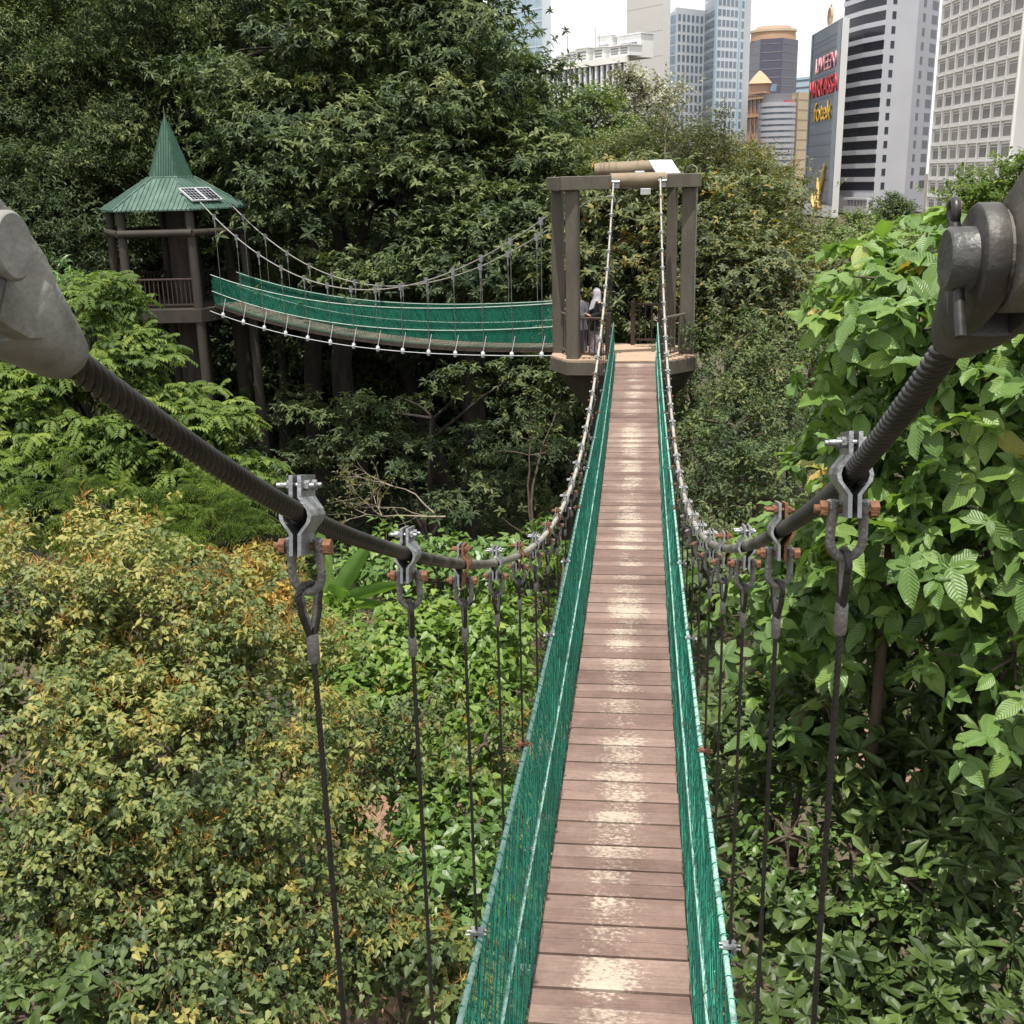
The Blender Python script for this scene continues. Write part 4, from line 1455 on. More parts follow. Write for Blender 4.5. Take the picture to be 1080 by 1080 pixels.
def glass(name, c, rough=.12, vary=.35, spec=.5):
    m, nt, b = mat(name)
    oi = N(nt, 'ShaderNodeObjectInfo')
    tc = N(nt, 'ShaderNodeTexCoord')
    nz = N(nt, 'ShaderNodeTexNoise'); nz.inputs['Scale'].default_value = .35; nz.inputs['Detail'].default_value = 3
    nt.links.new(tc.outputs['Object'], nz.inputs['Vector'])
    a = N(nt, 'ShaderNodeMath', operation='ADD'); nt.links.new(oi.outputs['Random'], a.inputs[0]); nt.links.new(nz.outputs[0], a.inputs[1])
    rp = ramp(nt, [(.3, tuple(v*(1-vary) for v in c)), (1.2/1.3, tuple(min(1, v*(1+vary)) for v in c))])
    nt.links.new(a.outputs[0], rp.inputs[0])
    nt.links.new(rp.outputs[0], b.inputs['Base Color'])
    b.inputs['Roughness'].default_value = rough
    b.inputs['Specular IOR Level'].default_value = spec
    return m


CM['gbrown'] = glass('curtained_brown_glass', (.12, .108, .098), .25, .6)
CM['gdark'] = glass('dark_slate_glass', (.026, .028, .038), .2, .25, .35)
CM['gslate'] = glass('slate_blue_glass', (.07, .085, .115), .18, .3, .4)
CM['gblue'] = glass('pale_blue_glass', (.16, .23, .30), .15, .35)
CM['gbluegrey'] = glass('blue_grey_glass', (.15, .18, .22), .2, .3)
CM['gsky'] = glass('sky_blue_curtain_glass', (.30, .41, .48), .15, .25)
CM['gtower'] = glass('grey_violet_tower_glass', (.085, .085, .115), .2, .2, .35)
CM['louvre'] = glass('dark_plant_louvre', (.16, .165, .18), .6, .3)
CM['red'] = surf('red_sign_letters', (.62, .035, .05), (.5, .03, .04), 1, .5)
CM['yellow'] = surf('yellow_sign_letters', (.72, .45, .03), (.62, .38, .02), 1, .5)
CM['gold'] = surf('gold_strokes', (.62, .44, .13), (.5, .34, .09), 1, .5)
CM['pinkwhite'] = surf('pink_white_letters', (.70, .40, .42), (.6, .12, .15), 1.2, .5)

CG = -8.5   # city ground


class Face:
    """a vertical facade from p0 to p1 (left to right as seen from outside)"""
    def __init__(s, p0, p1):
        s.p0, s.p1 = Vector((*p0, 0)), Vector((*p1, 0))
        s.L = (s.p1-s.p0).length
        s.u = (s.p1-s.p0)/s.L
        s.n = Vector((s.u.y, -s.u.x, 0))
        s.rz = math.atan2(s.u.y, s.u.x)

    def pt(s, a, z, out=0.): return s.p0+s.u*a+s.n*out+Vector((0, 0, z))

    def slab(s, mb, a0, a1, z0, z1, out0, out1):
        c = s.pt((a0+a1)/2, (z0+z1)/2, (out0+out1)/2)
        mb.box(c, (abs(a1-a0), abs(out1-out0), abs(z1-z0)), rz=s.rz)


def windows(parent, name, face, aa, zz, w, h, m, out=.04, skip=None, limit=100, frame=None):
    """one window mesh copied to every opening; each its own part"""
    mb = MB()
    mb.box((0, 0, 0), (w, .1, h))
    me = mb.mesh(name)
    me.materials.append(m)
    fme = None
    if frame:
        mb = MB()
        for x, z, sx, sz in ((-w/2, 0, frame[1], h), (w/2, 0, frame[1], h), (0, h/2, w+frame[1], frame[1]), (0, -h/2, w+frame[1], frame[1]), (0, h*.30, w, frame[1]*.6)):
            mb.box((x, -.06, z), (sx, .05, sz))
        fme = mb.mesh('frame'); fme.materials.append(frame[0])
    n = 0
    o0 = None
    for z in zz:
        for i, a in enumerate(aa):
            if skip and skip(i, z): continue
            if n >= limit: return
            o = bpy.data.objects.new(name, me)
            COL.objects.link(o)
            o.parent = parent
            o.matrix_parent_inverse = wmat(parent).inverted()
            o.location = face.pt(a, z, out-.05)
            o.rotation_euler = (0, 0, face.rz)
            if fme:
                f = bpy.data.objects.new('frame', fme); COL.objects.link(f); f.parent = o
            n += 1


def pxy(px, Y):
    p = at(px, 190, Y)
    return (float(p[0]), float(p[1]))


def block(name, label, foot, z0, z1, m, parent=None, cat='building'):
    cx = sum(p[0] for p in foot)/len(foot); cy = sum(p[1] for p in foot)/len(foot)
    root = parent or empty(name, (cx, cy, z0), label, cat)
    mb = MB(); mb.prism(foot, z0, z1)
    mb.build('wall', m, root)
    return root


# white office block with a grid of square windows
f0, f1 = pxy(981, 280), pxy(1064, 232)
fc = Face(f0, f1)
ux, uy = fc.u.x, fc.u.y
dep = 24
far = Face(f1, pxy(1120, 216))
foot = [f0, f1, (f1[0]+22*ux, f1[1]+22*uy), (f1[0]+22*ux+fc.n.x*-dep, f1[1]+22*uy-fc.n.y*dep), (f0[0]-fc.n.x*dep, f0[1]-fc.n.y*dep)]
g = block('office_block', 'off white concrete office block with a grid of square brown windows at the right edge', foot, CG, 62, CM['offwhite'])
FH = 3.75
rows = [CG+4.1+FH*i for i in range(20)]
cols = [fc.L*(i+.5)/8 for i in range(8)]
cw = fc.L/8
mb = MB()
for z in rows:
    fc.slab(mb, -.15, fc.L+.15, z-2.05, z-1.55, .002, .5)
mb.build('floor_band', CM['offwhite'], g)
mb = MB()
for i in range(9):
    fc.slab(mb, i*cw-.2, i*cw+.2, CG, 62, .004, .5)
mb.build('pier', CM['whitewall'], g)
windows(g, 'window', fc, cols, rows[:13], cw*.76, 2.5, CM['gbrown'], .1, skip=lambda i, z: (i == 7 and z < rows[2]), limit=100, frame=(CM['offwhite'], .13))
side = Face(f1, foot[2])
windows(g, 'side_window', side, [2.2], rows[8:14], 2.2, 1.9, CM['gbrown'], .05, frame=(CM['offwhite'], .13))
mb = MB()
fc.slab(mb, fc.L-7.5, fc.L+8, CG, CG+6.0, .7, 3.2)
mb.build('canopy', CM['beigewall'], g)
mb = MB()
mb.box(fc.pt(fc.L-3.6, CG+5.4, 3.25), (2.2, .12, 1.0), rz=fc.rz)
mb.build('brown_panel', CM['orange'], g)

# striped tower
Pts = [pxy(880.5, 357), pxy(902, 344), pxy(922.5, 336), pxy(955, 341), pxy(976, 354)]
bk = [(Pts[-1][0]+2, Pts[-1][1]+30), (Pts[0][0]+6, Pts[0][1]+30)]
t = block('striped_tower', 'tall grey office tower with dark glass bands stacked between pale ledges', Pts+bk, CG, 84, CM['greywall'])
FS = 3.72
zs = [CG+6.5+FS*i for i in range(22)]
for k in (0, 1):
    fcz = Face(Pts[k], Pts[k+1])
    for z in zs:
        mb = MB(); fcz.slab(mb, .0, fcz.L-.02, z, z+2.35, .01, .06)
        mb.build('glazing_band', CM['gdark'], t)
        mb = MB(); fcz.slab(mb, -.1, fcz.L+.1, z+2.4, z+FS-.05, .01, .32)
        mb.build('ledge', CM['ledge'], t)
f2 = Face(Pts[2], Pts[3])
windows(t, 'window', f2, [f2.L*.26], [z+1.2 for z in zs[:16]], 1.3, 1.9, CM['gdark'], .05)
f3 = Face(Pts[3], Pts[4])
mb = MB(); f3.slab(mb, .05, f3.L-.05, CG, 84, .004, .05); mb.build('side_cladding', CM['greyside'], t)
windows(t, 'window', f3, [f3.L*.30], [z+1.2 for z in zs[:16]], 1.9, 2.0, CM['gdark'], .09)
windows(t, 'window', f3, [f3.L*.80], [z+1.2 for z in zs[:16]], 4.3, 2.2, CM['gdark'], .09)
f1b = Face(Pts[1], Pts[2])
mb = MB()
f1b.slab(mb, -1.5, f1b.L+.3, CG+3.9, CG+4.5, .3, 2.6)
f1b.slab(mb, -1.5, f1b.L+.3, CG, CG+2.2, .3, 2.5)
for i in range(7): f1b.slab(mb, i*f1b.L/6-.3, i*f1b.L/6+.3, CG+2.2, CG+3.9, 1.6, 2.3)
mb.build('podium', CM['ledge'], t)

# billboard tower
q0, q1, q2 = pxy(849, 352), pxy(879, 315), pxy(886, 318)
s = block('billboard_tower', 'slim tower with dark glass front carrying red and yellow lettering',
          [q0, q1, q2, (q2[0]+1, q2[1]+26), (q0[0]+5, q0[1]+16)], CG, 41.2, CM['whitewall'])
fs = Face(q0, q1)
fe = Face(q1, q2)
for i in range(15):
    z = CG+4+i*3.04
    mb = MB(); fs.slab(mb, fs.L*.10, fs.L*.88, z, z+2.55, .02, .12); mb.build('glazing_band', CM['gslate'], s)
mb = MB(); fs.slab(mb, .2, fs.L, CG+3.2, 41, .004, .06); mb.build('front_panel', CM['gdark'], s)
mb = MB(); fs.slab(mb, fs.L*.88, fs.L-.02, CG+3.2, 41, .07, .2); mb.build('edge_panel', CM['gbluegrey'], s)
mb = MB(); fs.slab(mb, 0, fs.L*.04, CG+3.2, 41, .07, .2); mb.build('edge_panel', CM['gbluegrey'], s)
mb = MB(); fs.slab(mb, .0, fs.L, 36.6, 37.0, .10, .16); mb.build('seam', CM['gdark'], s)


def lettering(text, a, z, h, m, parent, width):
    cu = bpy.data.curves.new('lettering', 'FONT')
    cu.body = text; cu.size = h; cu.extrude = .12; cu.offset = .02
    cu.align_x = 'CENTER'; cu.align_y = 'CENTER'
    o = bpy.data.objects.new('lettering', cu)
    COL.objects.link(o)
    cu.materials.append(m)
    o.parent = parent
    o.matrix_parent_inverse = wmat(parent).inverted()
    o.location = fs.pt(a, z, .35)
    o.rotation_euler = (PI/2, 0, fs.rz)
    bpy.context.view_layer.update()
    w = max(o.dimensions.x, .1)
    me = bpy.data.meshes.new_from_object(o.evaluated_get(bpy.context.evaluated_depsgraph_get()))
    bpy.data.objects.remove(o)
    o2 = bpy.data.objects.new('lettering', me); COL.objects.link(o2)
    o2.parent = parent; o2.matrix_parent_inverse = wmat(parent).inverted()
    o2.location = fs.pt(a, z, .35); o2.rotation_euler = (PI/2, 0, fs.rz)
    o2.scale = (width/w, 1, 1)
    return o2


W = fs.L
lettering('LIVEEN', W*.56, 31.6, 5.6, CM['pinkwhite'], s, W*.66)
lettering('HARKASSA', W*.51, 25.6, 6.6, CM['red'], s, W*.92)
lettering('fotek', W*.54, 19.2, 7.0, CM['yellow'], s, W*.56)
mb = MB()
def stroke(pts, r):
    mb.tube([fs.pt(W*a, z, .4) for a, z in pts], r, 8)
stroke([(.72, 5.5), (.70, 2.0), (.64, -1.2), (.60, -5)], [.15, .6, .4, .15])
stroke([(.52, 1.8), (.55, -1), (.58, -4)], [.2, .6, .3])
stroke([(.34, -2), (.37, -4.5), (.42, -6.2)], [.15, .55, .3])
stroke([(.46, -3.2), (.52, -4.6), (.66, -5.0)], [.2, .6, .3])
stroke([(.56, -5.2), (.50, -6.5), (.46, -8.8)], [.3, .55, .3])
mb.build('gold_emblem', CM['gold'], s)
mb = MB()
stroke([(.60, -5), (.66, -6.2), (.60, -3+.0-3.4)], [.4, .8, .4]); 
mb.build('gold_emblem', CM['gold'], s)
mb = MB()
ec = fs.pt(W*.45, 42.6, -1.2)
mb.tube([ec+fs.u*(2.1*math.cos(a))+Vector((0, 0, 2.3*math.sin(a)+1.2)) for a in np.linspace(0, 2*PI, 25)], .38, 8)
mb.tube([ec+fs.u*-1.6+Vector((0, 0, .3)), ec+fs.u*.3+Vector((0, 0, 2.6)), ec+fs.u*1.2+Vector((0, 0, 4.3))], [.2, .3, .15], 6)
mb.build('roof_emblem', CM['orange'], s)

# blue and white tower with a stepped corner
a0, a1, a2, a3, a4 = pxy(692, 452), pxy(710, 440), pxy(739, 452), pxy(750, 436), pxy(779, 446)
b = block('apartment_tower', 'tall pale blue and white tower with a stepped glazed corner and many small windows', [a1, a2, (a2[0]+6, a2[1]+34), (a1[0]-3, a1[1]+34)], CG, 61.5, CM['blueframe'])
FL_ = 3.45
fl = Face(a1, a2)
zz = [60-FL_*(i+.5) for i in range(16)]
windows(b, 'window', fl, [fl.L*(i+.75)/6.4 for i in range(6)], zz, fl.L/6.4*.56, 2.25, CM['gbluegrey'], .05, limit=96)
cr_ = Face(a0, a1)
for k, (aa0, aa1, zt) in enumerate(((0, .34, 34.5), (.34, .68, 49.0), (.68, 1.0, 60.0))):
    p, q = cr_.pt(cr_.L*aa0, 0), cr_.pt(cr_.L*aa1, 0)
    mb = MB(); mb.prism([(p.x, p.y), (q.x, q.y), (q.x+2, q.y+14), (p.x+2, p.y+14)], CG, zt); mb.build('corner_step', CM['blueframe'], b)
    z = zt-.9
    while z > 2:
        mb = MB(); cr_.slab(mb, cr_.L*aa0+.35, cr_.L*aa1-.25, z-2.5, z, .01, .08); mb.build('glazing_band', CM['gblue'], b)
        z -= FL_
h = Face(a2, a3); h2 = Face(a3, a4)
mb = MB(); mb.prism([a2, a3, a4, (a4[0]+5, a4[1]+30), (a2[0]+2, a2[1]+34)], CG, 86); mb.build('wall', CM['blueframe'], b)
for i in range(20):
    z = 68-FL_*i
    mb = MB(); h.slab(mb, .3, h.L-1.4, z, z+2.3, .01, .07); mb.build('glazing_band', CM['gbluegrey'], b)
    for k in range(5):
        w = (h2.L*.72)/5
        mb = MB(); h2.slab(mb, h2.L*.09+k*w, h2.L*.09+k*w+w*.72, z+.2, z+2.3, .01, .07)
        if i < 18: mb.build('window', CM['gbluegrey'], b)
    mb = MB(); h2.slab(mb, h2.L*.88, h2.L-.1, z, z+2.3, .01, .07); mb.build('glazing_band', CM['gbluegrey'], b)
for k in (.0, .82):
    mb = MB(); h2.slab(mb, h2.L*k, h2.L*(k+.055), CG, 86, .02, .5); mb.build('fin', CM['gsky'], b)

# tall blank wall
p0, p1, p2 = pxy(660, 392), pxy(697, 380), pxy(704, 386)
fb = Face(p0, p1)
bw = block('blank_tower', 'tall windowless pale beige tower wall left of the blue and white tower', [p0, p1, p2, (p2[0], p2[1]+24), (p0[0], p0[1]+24)], CG, 84, CM['beigewall'])
for i in range(12):
    mb = MB(); fb.slab(mb, .05, fb.L-.05, CG+4+i*7.4, CG+4.07+i*7.4, .0, .035); mb.build('joint', CM['greywall'], bw)
fsd = Face(p1, p2)
mb = MB(); fsd.slab(mb, .1, fsd.L, CG, 84, .003, .06); mb.build('return_wall', CM['offwhite'], bw)

# low block with fins and rooftop plant
p0, p1 = pxy(560, 345), pxy(660, 318)
fl2 = Face(p0, p1)
lb = block('finned_block', 'low block with dark glazing between white fins and white plant rooms on its roof', [p0, p1, (p1[0], p1[1]+25), (p0[0], p0[1]+25)], CG, 33.2, CM['gslate'])
n = 18
for i in range(n+1):
    mb = MB(); fl2.slab(mb, fl2.L*i/n-.35, fl2.L*i/n+.35, CG, 33.0, .02, .7); mb.build('fin', CM['whitewall'], lb)
mb = MB(); fl2.slab(mb, -.4, fl2.L+.4, 32.6, 34.2, -.4, 1.0); mb.build('parapet', CM['offwhite'], lb)
rgc = random.Random(2)
for i, (u, w, h_, d_, zt) in enumerate(((.30, 4, 2.6, 4, 0), (.42, 5, 3.2, 5, 0), (.55, 5, 3.4, 3, 0), (.64, 6, 6.5, 8, 0), (.73, 4, 3, 2.5, 0), (.86, 9, 6.0, 9, 0), (.90, 4, 2.6, 2.0, 0), (.98, 4, 2.6, 2.2, 0))):
    mb = MB(); mb.box(fl2.pt(fl2.L*u, 34.2+h_/2, -d_), (w, 5, h_), rz=fl2.rz, bev=.1)
    mb.box(fl2.pt(fl2.L*u, 34.2+h_+.15, -d_), (w+.5, 5.5, .3), rz=fl2.rz)
    mb.build('plant_room', CM['whitewall'] if i % 2 else CM['offwhite'], lb)
    mb = MB()
    for j in range(3): mb.box(fl2.pt(fl2.L*u, 34.9+j*h_*.25, -d_+2.52), (w*.7, .1, h_*.12), rz=fl2.rz)
    mb.build('louvre', CM['louvre'], lb)
for u, hh in ((.34, 8), (.62, 9), (.66, 7)):
    mb = MB(); mb.tube([fl2.pt(fl2.L*u, 34, -3), fl2.pt(fl2.L*u, 34+hh, -3)], .12, 5); mb.build('antenna', CM['louvre'], lb)

# glass sliver
p0, p1 = pxy(520, 425), pxy(574.5, 410)
gs = block('glass_tower', 'pale blue glass tower just showing above the dark trees at the top', [p0, p1, (p1[0]+1, p1[1]+25), (p0[0], p0[1]+25)], CG, 90, CM['gsky'])
fg = Face(p0, p1)
for i in range(24):
    mb = MB(); fg.slab(mb, 0, fg.L, CG+4*i+3.4, CG+4*i+3.75, .0, .09); mb.build('transom', CM['blueframe'], gs)
for i in range(9):
    mb = MB(); fg.slab(mb, fg.L*i/8-.1, fg.L*i/8+.1, CG, 90, .09, .16); mb.build('mullion', CM['blueframe'], gs)

# dark tower with the orange crown
d0, d1, d2, d3 = pxy(783.5, 618), pxy(797, 602), pxy(819, 600), pxy(835, 612)
dt = block('crowned_tower', 'dark violet grey glass tower with an orange drum shaped crown', [d0, d1, d2, d3, (d3[0]-2, d3[1]+20), (d0[0]+2, d0[1]+20)], CG, 66.5, CM['gtower'])
for a, c in ((d0, d1), (d1, d2), (d2, d3)):
    f = Face(a, c)
    for i in range(18):
        mb = MB(); f.slab(mb, .1, f.L-.1, 64-i*3.9, 64.35-i*3.9, .0, .07); mb.build('spandrel', CM['louvre'], dt)
    mb = MB(); f.slab(mb, -.3, .3, CG, 66.5, .08, .3); mb.build('mullion', CM['gslate'], dt)
cxd, cyd = (d0[0]+d3[0])/2, d1[1]+12
def drum(nm, r0, r1, z0, z1, m):
    mb = MB(); mb.loft([[Vector((cxd+r*math.cos(2*PI*k/28), cyd+r*.8*math.sin(2*PI*k/28), z)) for k in range(28)] for r, z in ((r0, z0), (r1, z1))], smooth=False); mb.build(nm, m, dt)
drum('crown', 11.3, 11.0, 66.5, 70.5, CM['orange']); drum('crown_lip', 11.5, 11.5, 70.5, 71.6, CM['cream']); drum('roof', 9.4, 8.6, 71.6, 73.2, CM['pink'])

# pink ornamented tower
p0, p1 = pxy(774, 530), pxy(803.5, 515)
pk = block('stone_tower', 'pink stone tower with pilasters and a stepped orange roof', [p0, p1, (p1[0], p1[1]+14), (p0[0], p0[1]+14)], CG, 35.5, CM['pink'])
fp = Face(p0, p1)
for i in range(8):
    mb = MB(); fp.slab(mb, fp.L*i/7.3, fp.L*i/7.3+.55, CG, 35.2, .02, .45); mb.build('pilaster', CM['pink'], pk)
for z in (16.0, 26.5, 33.8, 36.0):
    mb = MB(); fp.slab(mb, -.4, fp.L+.4, z, z+.8, -.2, .9); mb.build('cornice', CM['orange'], pk)
mb = MB(); c = fp.pt(fp.L*.42, 0, -6)
mb.prism([(c.x-4.5, c.y-4), (c.x+4.5, c.y-4), (c.x+4.5, c.y+4), (c.x-4.5, c.y+4)], 36.4, 40.5); mb.build('upper_storey', CM['pink'], pk)
mb = MB(); mb.loft([[Vector((c.x+sx*r, c.y+sy*r, z)) for sx, sy in ((-1, -1), (1, -1), (1, 1), (-1, 1))] for r, z in ((4.9, 40.5), (2.6, 43.6), (.3, 46))], smooth=False); mb.build('roof', CM['orange'], pk)
mb = MB(); mb.box(c+Vector((5.6, -3, 38.6)), (2.6, 3, 3)); mb.build('blue_lantern', CM['gblue'], pk)
for k in range(6):
    for z in (4, 10, 20, 30):
        mb = MB(); fp.slab(mb, fp.L*(k+.35)/7.3, fp.L*(k+.8)/7.3, z, z+3.4, .0, .06); mb.build('window', CM['gbrown'], pk)

# curved grey tower and cream tower
cxg, cyg = (pxy(803, 425)[0]+pxy(838, 425)[0])/2, 434
rg_ = (pxy(838, 430)[0]-pxy(803, 430)[0])/2
def arc(r, y0=0): return [(cxg+r*math.cos(t_), cyg+r*.75*math.sin(t_)) for t_ in np.linspace(PI, 2*PI, 19)]+[(cxg+r, cyg+8), (cxg-r, cyg+8)]
gt = empty('rounded_tower', (cxg, cyg, CG), 'light grey rounded tower ringed with thin bands in front of the cream tower', 'building')
mb = MB(); mb.prism(arc(rg_), CG, 27.4); mb.build('wall', CM['gbluegrey'], gt)
for i in range(17):
    mb = MB(); mb.prism(arc(rg_+.35), 26.2-i*2.05, 27.5-i*2.05); mb.build('spandrel', CM['greywall'], gt)
mb = MB(); mb.prism(arc(rg_*.8), 27.5, 30.5); mb.build('penthouse', CM['louvre'], gt)
mb = MB(); mb.box((cxg+rg_*.55, cyg-rg_*.55, 27.2), (3.6, .6, 1.5), rz=.5); mb.build('red_sign', CM['red'], gt)
p0, p1, p2 = pxy(822, 470), pxy(838, 455), pxy(849.5, 462)
ct = block('cream_tower', 'narrow cream tower between the rounded grey tower and the billboard tower', [p0, p1, p2, (p2[0], p2[1]+16), (p0[0], p0[1]+16)], CG, 32.3, CM['cream'])
mb = MB(); mb.prism([(p0[0]-3, p0[1]+1), (p1[0]-1, p1[1]+1.5), (p1[0]-1, p1[1]+12), (p0[0]-3, p0[1]+12)], CG, 30.2); mb.build('wing', CM['cream'], ct)
fcr = Face(p1, p2)
for i in range(10):
    mb = MB(); fcr.slab(mb, .1, fcr.L, 29.5-i*3.6, 29.8-i*3.6, .0, .06); mb.build('joint', CM['pink'], ct)
f0c = Face(p0, p1)
mb = MB(); f0c.slab(mb, f0c.L*.62, f0c.L*.80, 19.5, 24.5, .0, .08); mb.build('window', CM['gbrown'], ct)
p0, p1 = pxy(826, 720), pxy(853, 705)
tg = block('teal_block', 'small teal glass block peeping out behind the cream tower', [p0, p1, (p1[0], p1[1]+20), (p0[0], p0[1]+20)], CG, 56.3, CM['gsky'])
ft = Face(p0, p1)
for i in range(8):
    mb = MB(); ft.slab(mb, 0, ft.L, 54-i*4, 55-i*4, .0, .1); mb.build('spandrel', CM['gslate'], tg)


# ------------------------------------------------------------------ plants
def L_(px, py, Y, rx, ry, rz):
    p = at(px, py, Y)
    return (float(p[0]), float(p[1]), float(p[2]), rx, ry, rz)


def S(base, **kw):
    d = dict(base); d.update(kw); return d


FOREST = dict(dens=1.9, ns=15, nl=9, rb=1.1, smin=.4, flat=.16, slope=.30, pat='whorl', L=.27, W=.052, tpl='leaf', el=.05, thr=-.2, nf=.19, tb=.22, tt=.14, up=.2, front=.35)
FINE = dict(dens=2.0, ns=18, nl=8, rb=.85, flat=.35, slope=.2, pat='spray', L=.21, W=.045, tpl='small', twig=2.6, thr=-.25, nf=.22, tb=.2, front=.35)


def bg_tree(label, base, lobes, sp, lm, seed, group='tall trees behind the bridges', r0=.45, bark='barkdark', nbr=40):
    b = (base[0], base[1], GZ-.3+max(0, min(1, (-base[0]-22)/30))**1.2*4)
    return plant('forest_tree', label, 'tree', b, lobes, sp, LM[lm], seed, bark, r0, nbr, .05, group)


# far left, behind the pavilion
bg_tree('dark tall tree filling the top left corner of the view', (-22, 42), [L_(20, 60, 42, 4, 3.5, 3.6), L_(95, 20, 43, 3.6, 3.5, 3.6), L_(15, 190, 40, 3.6, 3.2, 3.2), L_(70, 130, 41, 3.4, 3, 3.0)], S(FINE, nl=9), 'forest', 1)
bg_tree('small leaved tree rising directly behind the pavilion spire', (-16.5, 46), [L_(165, 50, 46, 3.4, 3.2, 3.4), L_(235, -10, 48, 3.6, 3.2, 3.4), L_(150, 165, 45, 3.2, 3, 3.0), L_(235, 130, 47, 3.2, 3, 3.4)], S(FINE, nl=9), 'forest2', 2)
bg_tree('dark tree with drooping boughs at the left edge below the top left corner', (-22, 38.5), [L_(-10, 260, 37, 3, 2.8, 3), L_(60, 240, 38, 2.8, 2.5, 2.6), L_(20, 330, 36, 3, 2.6, 2.6)], FINE, 'forest2', 3)
# the large tiered tree right of the pavilion
bg_tree('broad tiered tree with clustered leaves directly above the middle of the green footbridge', (-10.5, 40), [L_(290, 60, 40, 3.0, 2.8, 2.9), L_(330, 150, 38, 2.9, 2.4, 2.3), L_(420, 110, 39, 3.0, 2.8, 2.6), L_(300, 220, 38, 2.4, 2.2, 1.7), L_(420, 220, 37, 2.9, 2.2, 2.0), L_(370, 20, 41, 2.8, 2.6, 2.6)], FOREST, 'forest', 4, r0=.5)
bg_tree('high crowned tree with glossy clustered leaves meeting the sky left of the glass tower', (-6.5, 41), [L_(470, 40, 41, 2.7, 2.6, 2.7), L_(515, 100, 40, 1.8, 2.0, 2.2), L_(520, 190, 38, 2.8, 2.2, 2.3), L_(492, 10, 41, 1.9, 2.2, 2.2), L_(440, -20, 42, 2.2, 2.2, 2.2), L_(570, 180, 40, 1.8, 2, 2.1)], FOREST, 'forest', 5, r0=.5)
bg_tree('dark tree whose lower boughs hang just over the tower end of the green footbridge', (-6.0, 36.5), [L_(500, 265, 35, 2.3, 1.8, 1.3), L_(430, 285, 36, 2.4, 1.8, 1.2), L_(570, 290, 35, 1.7, 1.7, 1.4), L_(540, 240, 36, 2.0, 1.8, 1.2)], S(FOREST, L=.25), 'forest', 6, r0=.35)
bg_tree('shaded tree standing farther back between the two tiered trees', (-12, 50), [L_(360, 90, 52, 4.5, 3.5, 5), L_(470, 150, 52, 4.5, 3.5, 4.5), L_(260, 180, 50, 4, 3, 4.2), L_(560, 230, 50, 2.6, 3, 3.2)], S(FINE, L=.3, W=.07), 'forest2', 7, r0=.5)
bg_tree('dark shaded tree low behind the tower end of the green footbridge', (-7.5, 44), [L_(430, 330, 46, 4.2, 3, 3.2), L_(560, 330, 45, 3.6, 3, 3.2), L_(300, 330, 47, 4.0, 3, 3.2), L_(200, 330, 47, 4.2, 3, 3.4)], S(FINE, L=.3, W=.075), 'forest2', 8, r0=.45)
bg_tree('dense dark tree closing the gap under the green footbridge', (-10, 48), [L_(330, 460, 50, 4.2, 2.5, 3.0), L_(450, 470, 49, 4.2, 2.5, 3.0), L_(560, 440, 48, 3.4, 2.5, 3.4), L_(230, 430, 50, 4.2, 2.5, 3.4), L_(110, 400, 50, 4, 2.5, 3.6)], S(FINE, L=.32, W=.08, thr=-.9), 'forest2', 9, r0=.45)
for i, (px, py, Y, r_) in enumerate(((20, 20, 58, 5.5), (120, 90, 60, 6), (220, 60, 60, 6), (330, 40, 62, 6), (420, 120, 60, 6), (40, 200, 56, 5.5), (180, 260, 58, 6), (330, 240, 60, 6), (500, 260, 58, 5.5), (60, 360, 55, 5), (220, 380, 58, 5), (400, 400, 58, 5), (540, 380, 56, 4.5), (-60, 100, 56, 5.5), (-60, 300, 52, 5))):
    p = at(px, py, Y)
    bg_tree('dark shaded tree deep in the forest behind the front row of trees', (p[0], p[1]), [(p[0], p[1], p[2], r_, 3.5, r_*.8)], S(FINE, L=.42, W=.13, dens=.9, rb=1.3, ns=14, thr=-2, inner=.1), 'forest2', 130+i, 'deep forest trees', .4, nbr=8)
# straight trunks in the shade
for i, (px, py, Y, r0_) in enumerate(((334, 440, 41, .42), (262, 420, 40, .22), (300, 430, 44, .25), (598, 460, 36, .2))):
    p = at(px, py, Y)
    rt = empty('forest_tree', (p[0], p[1], GZ), ['thick dark trunk standing under the middle of the green footbridge', 'slim dark trunk under the pavilion end of the green footbridge', 'bare dark trunk between the slim and the thick trunk below the footbridge', 'dark trunk in the shade left of the tower column'][i], 'tree', 'bare trunks in the shade below the footbridge')
    mb = MB()
    pts = [(p[0]+.12*math.sin(j*1.3+i), p[1], GZ-.3+(j/8)*(10.6-2*(i == 3))) for j in range(9)]
    mb.tube(pts, [r0_*(1.2 if j == 0 else 1-.04*j) for j in range(9)], 12)
    mb.build('trunk', MT['barkdark'], rt)
    top = pts[-1]
    foliage('crown', [(top[0], top[1]+.5, top[2]+.8, 1.8, 1.5, 1.2)], S(FINE, dens=1.2), LM['forest2'], rt, 300+i)

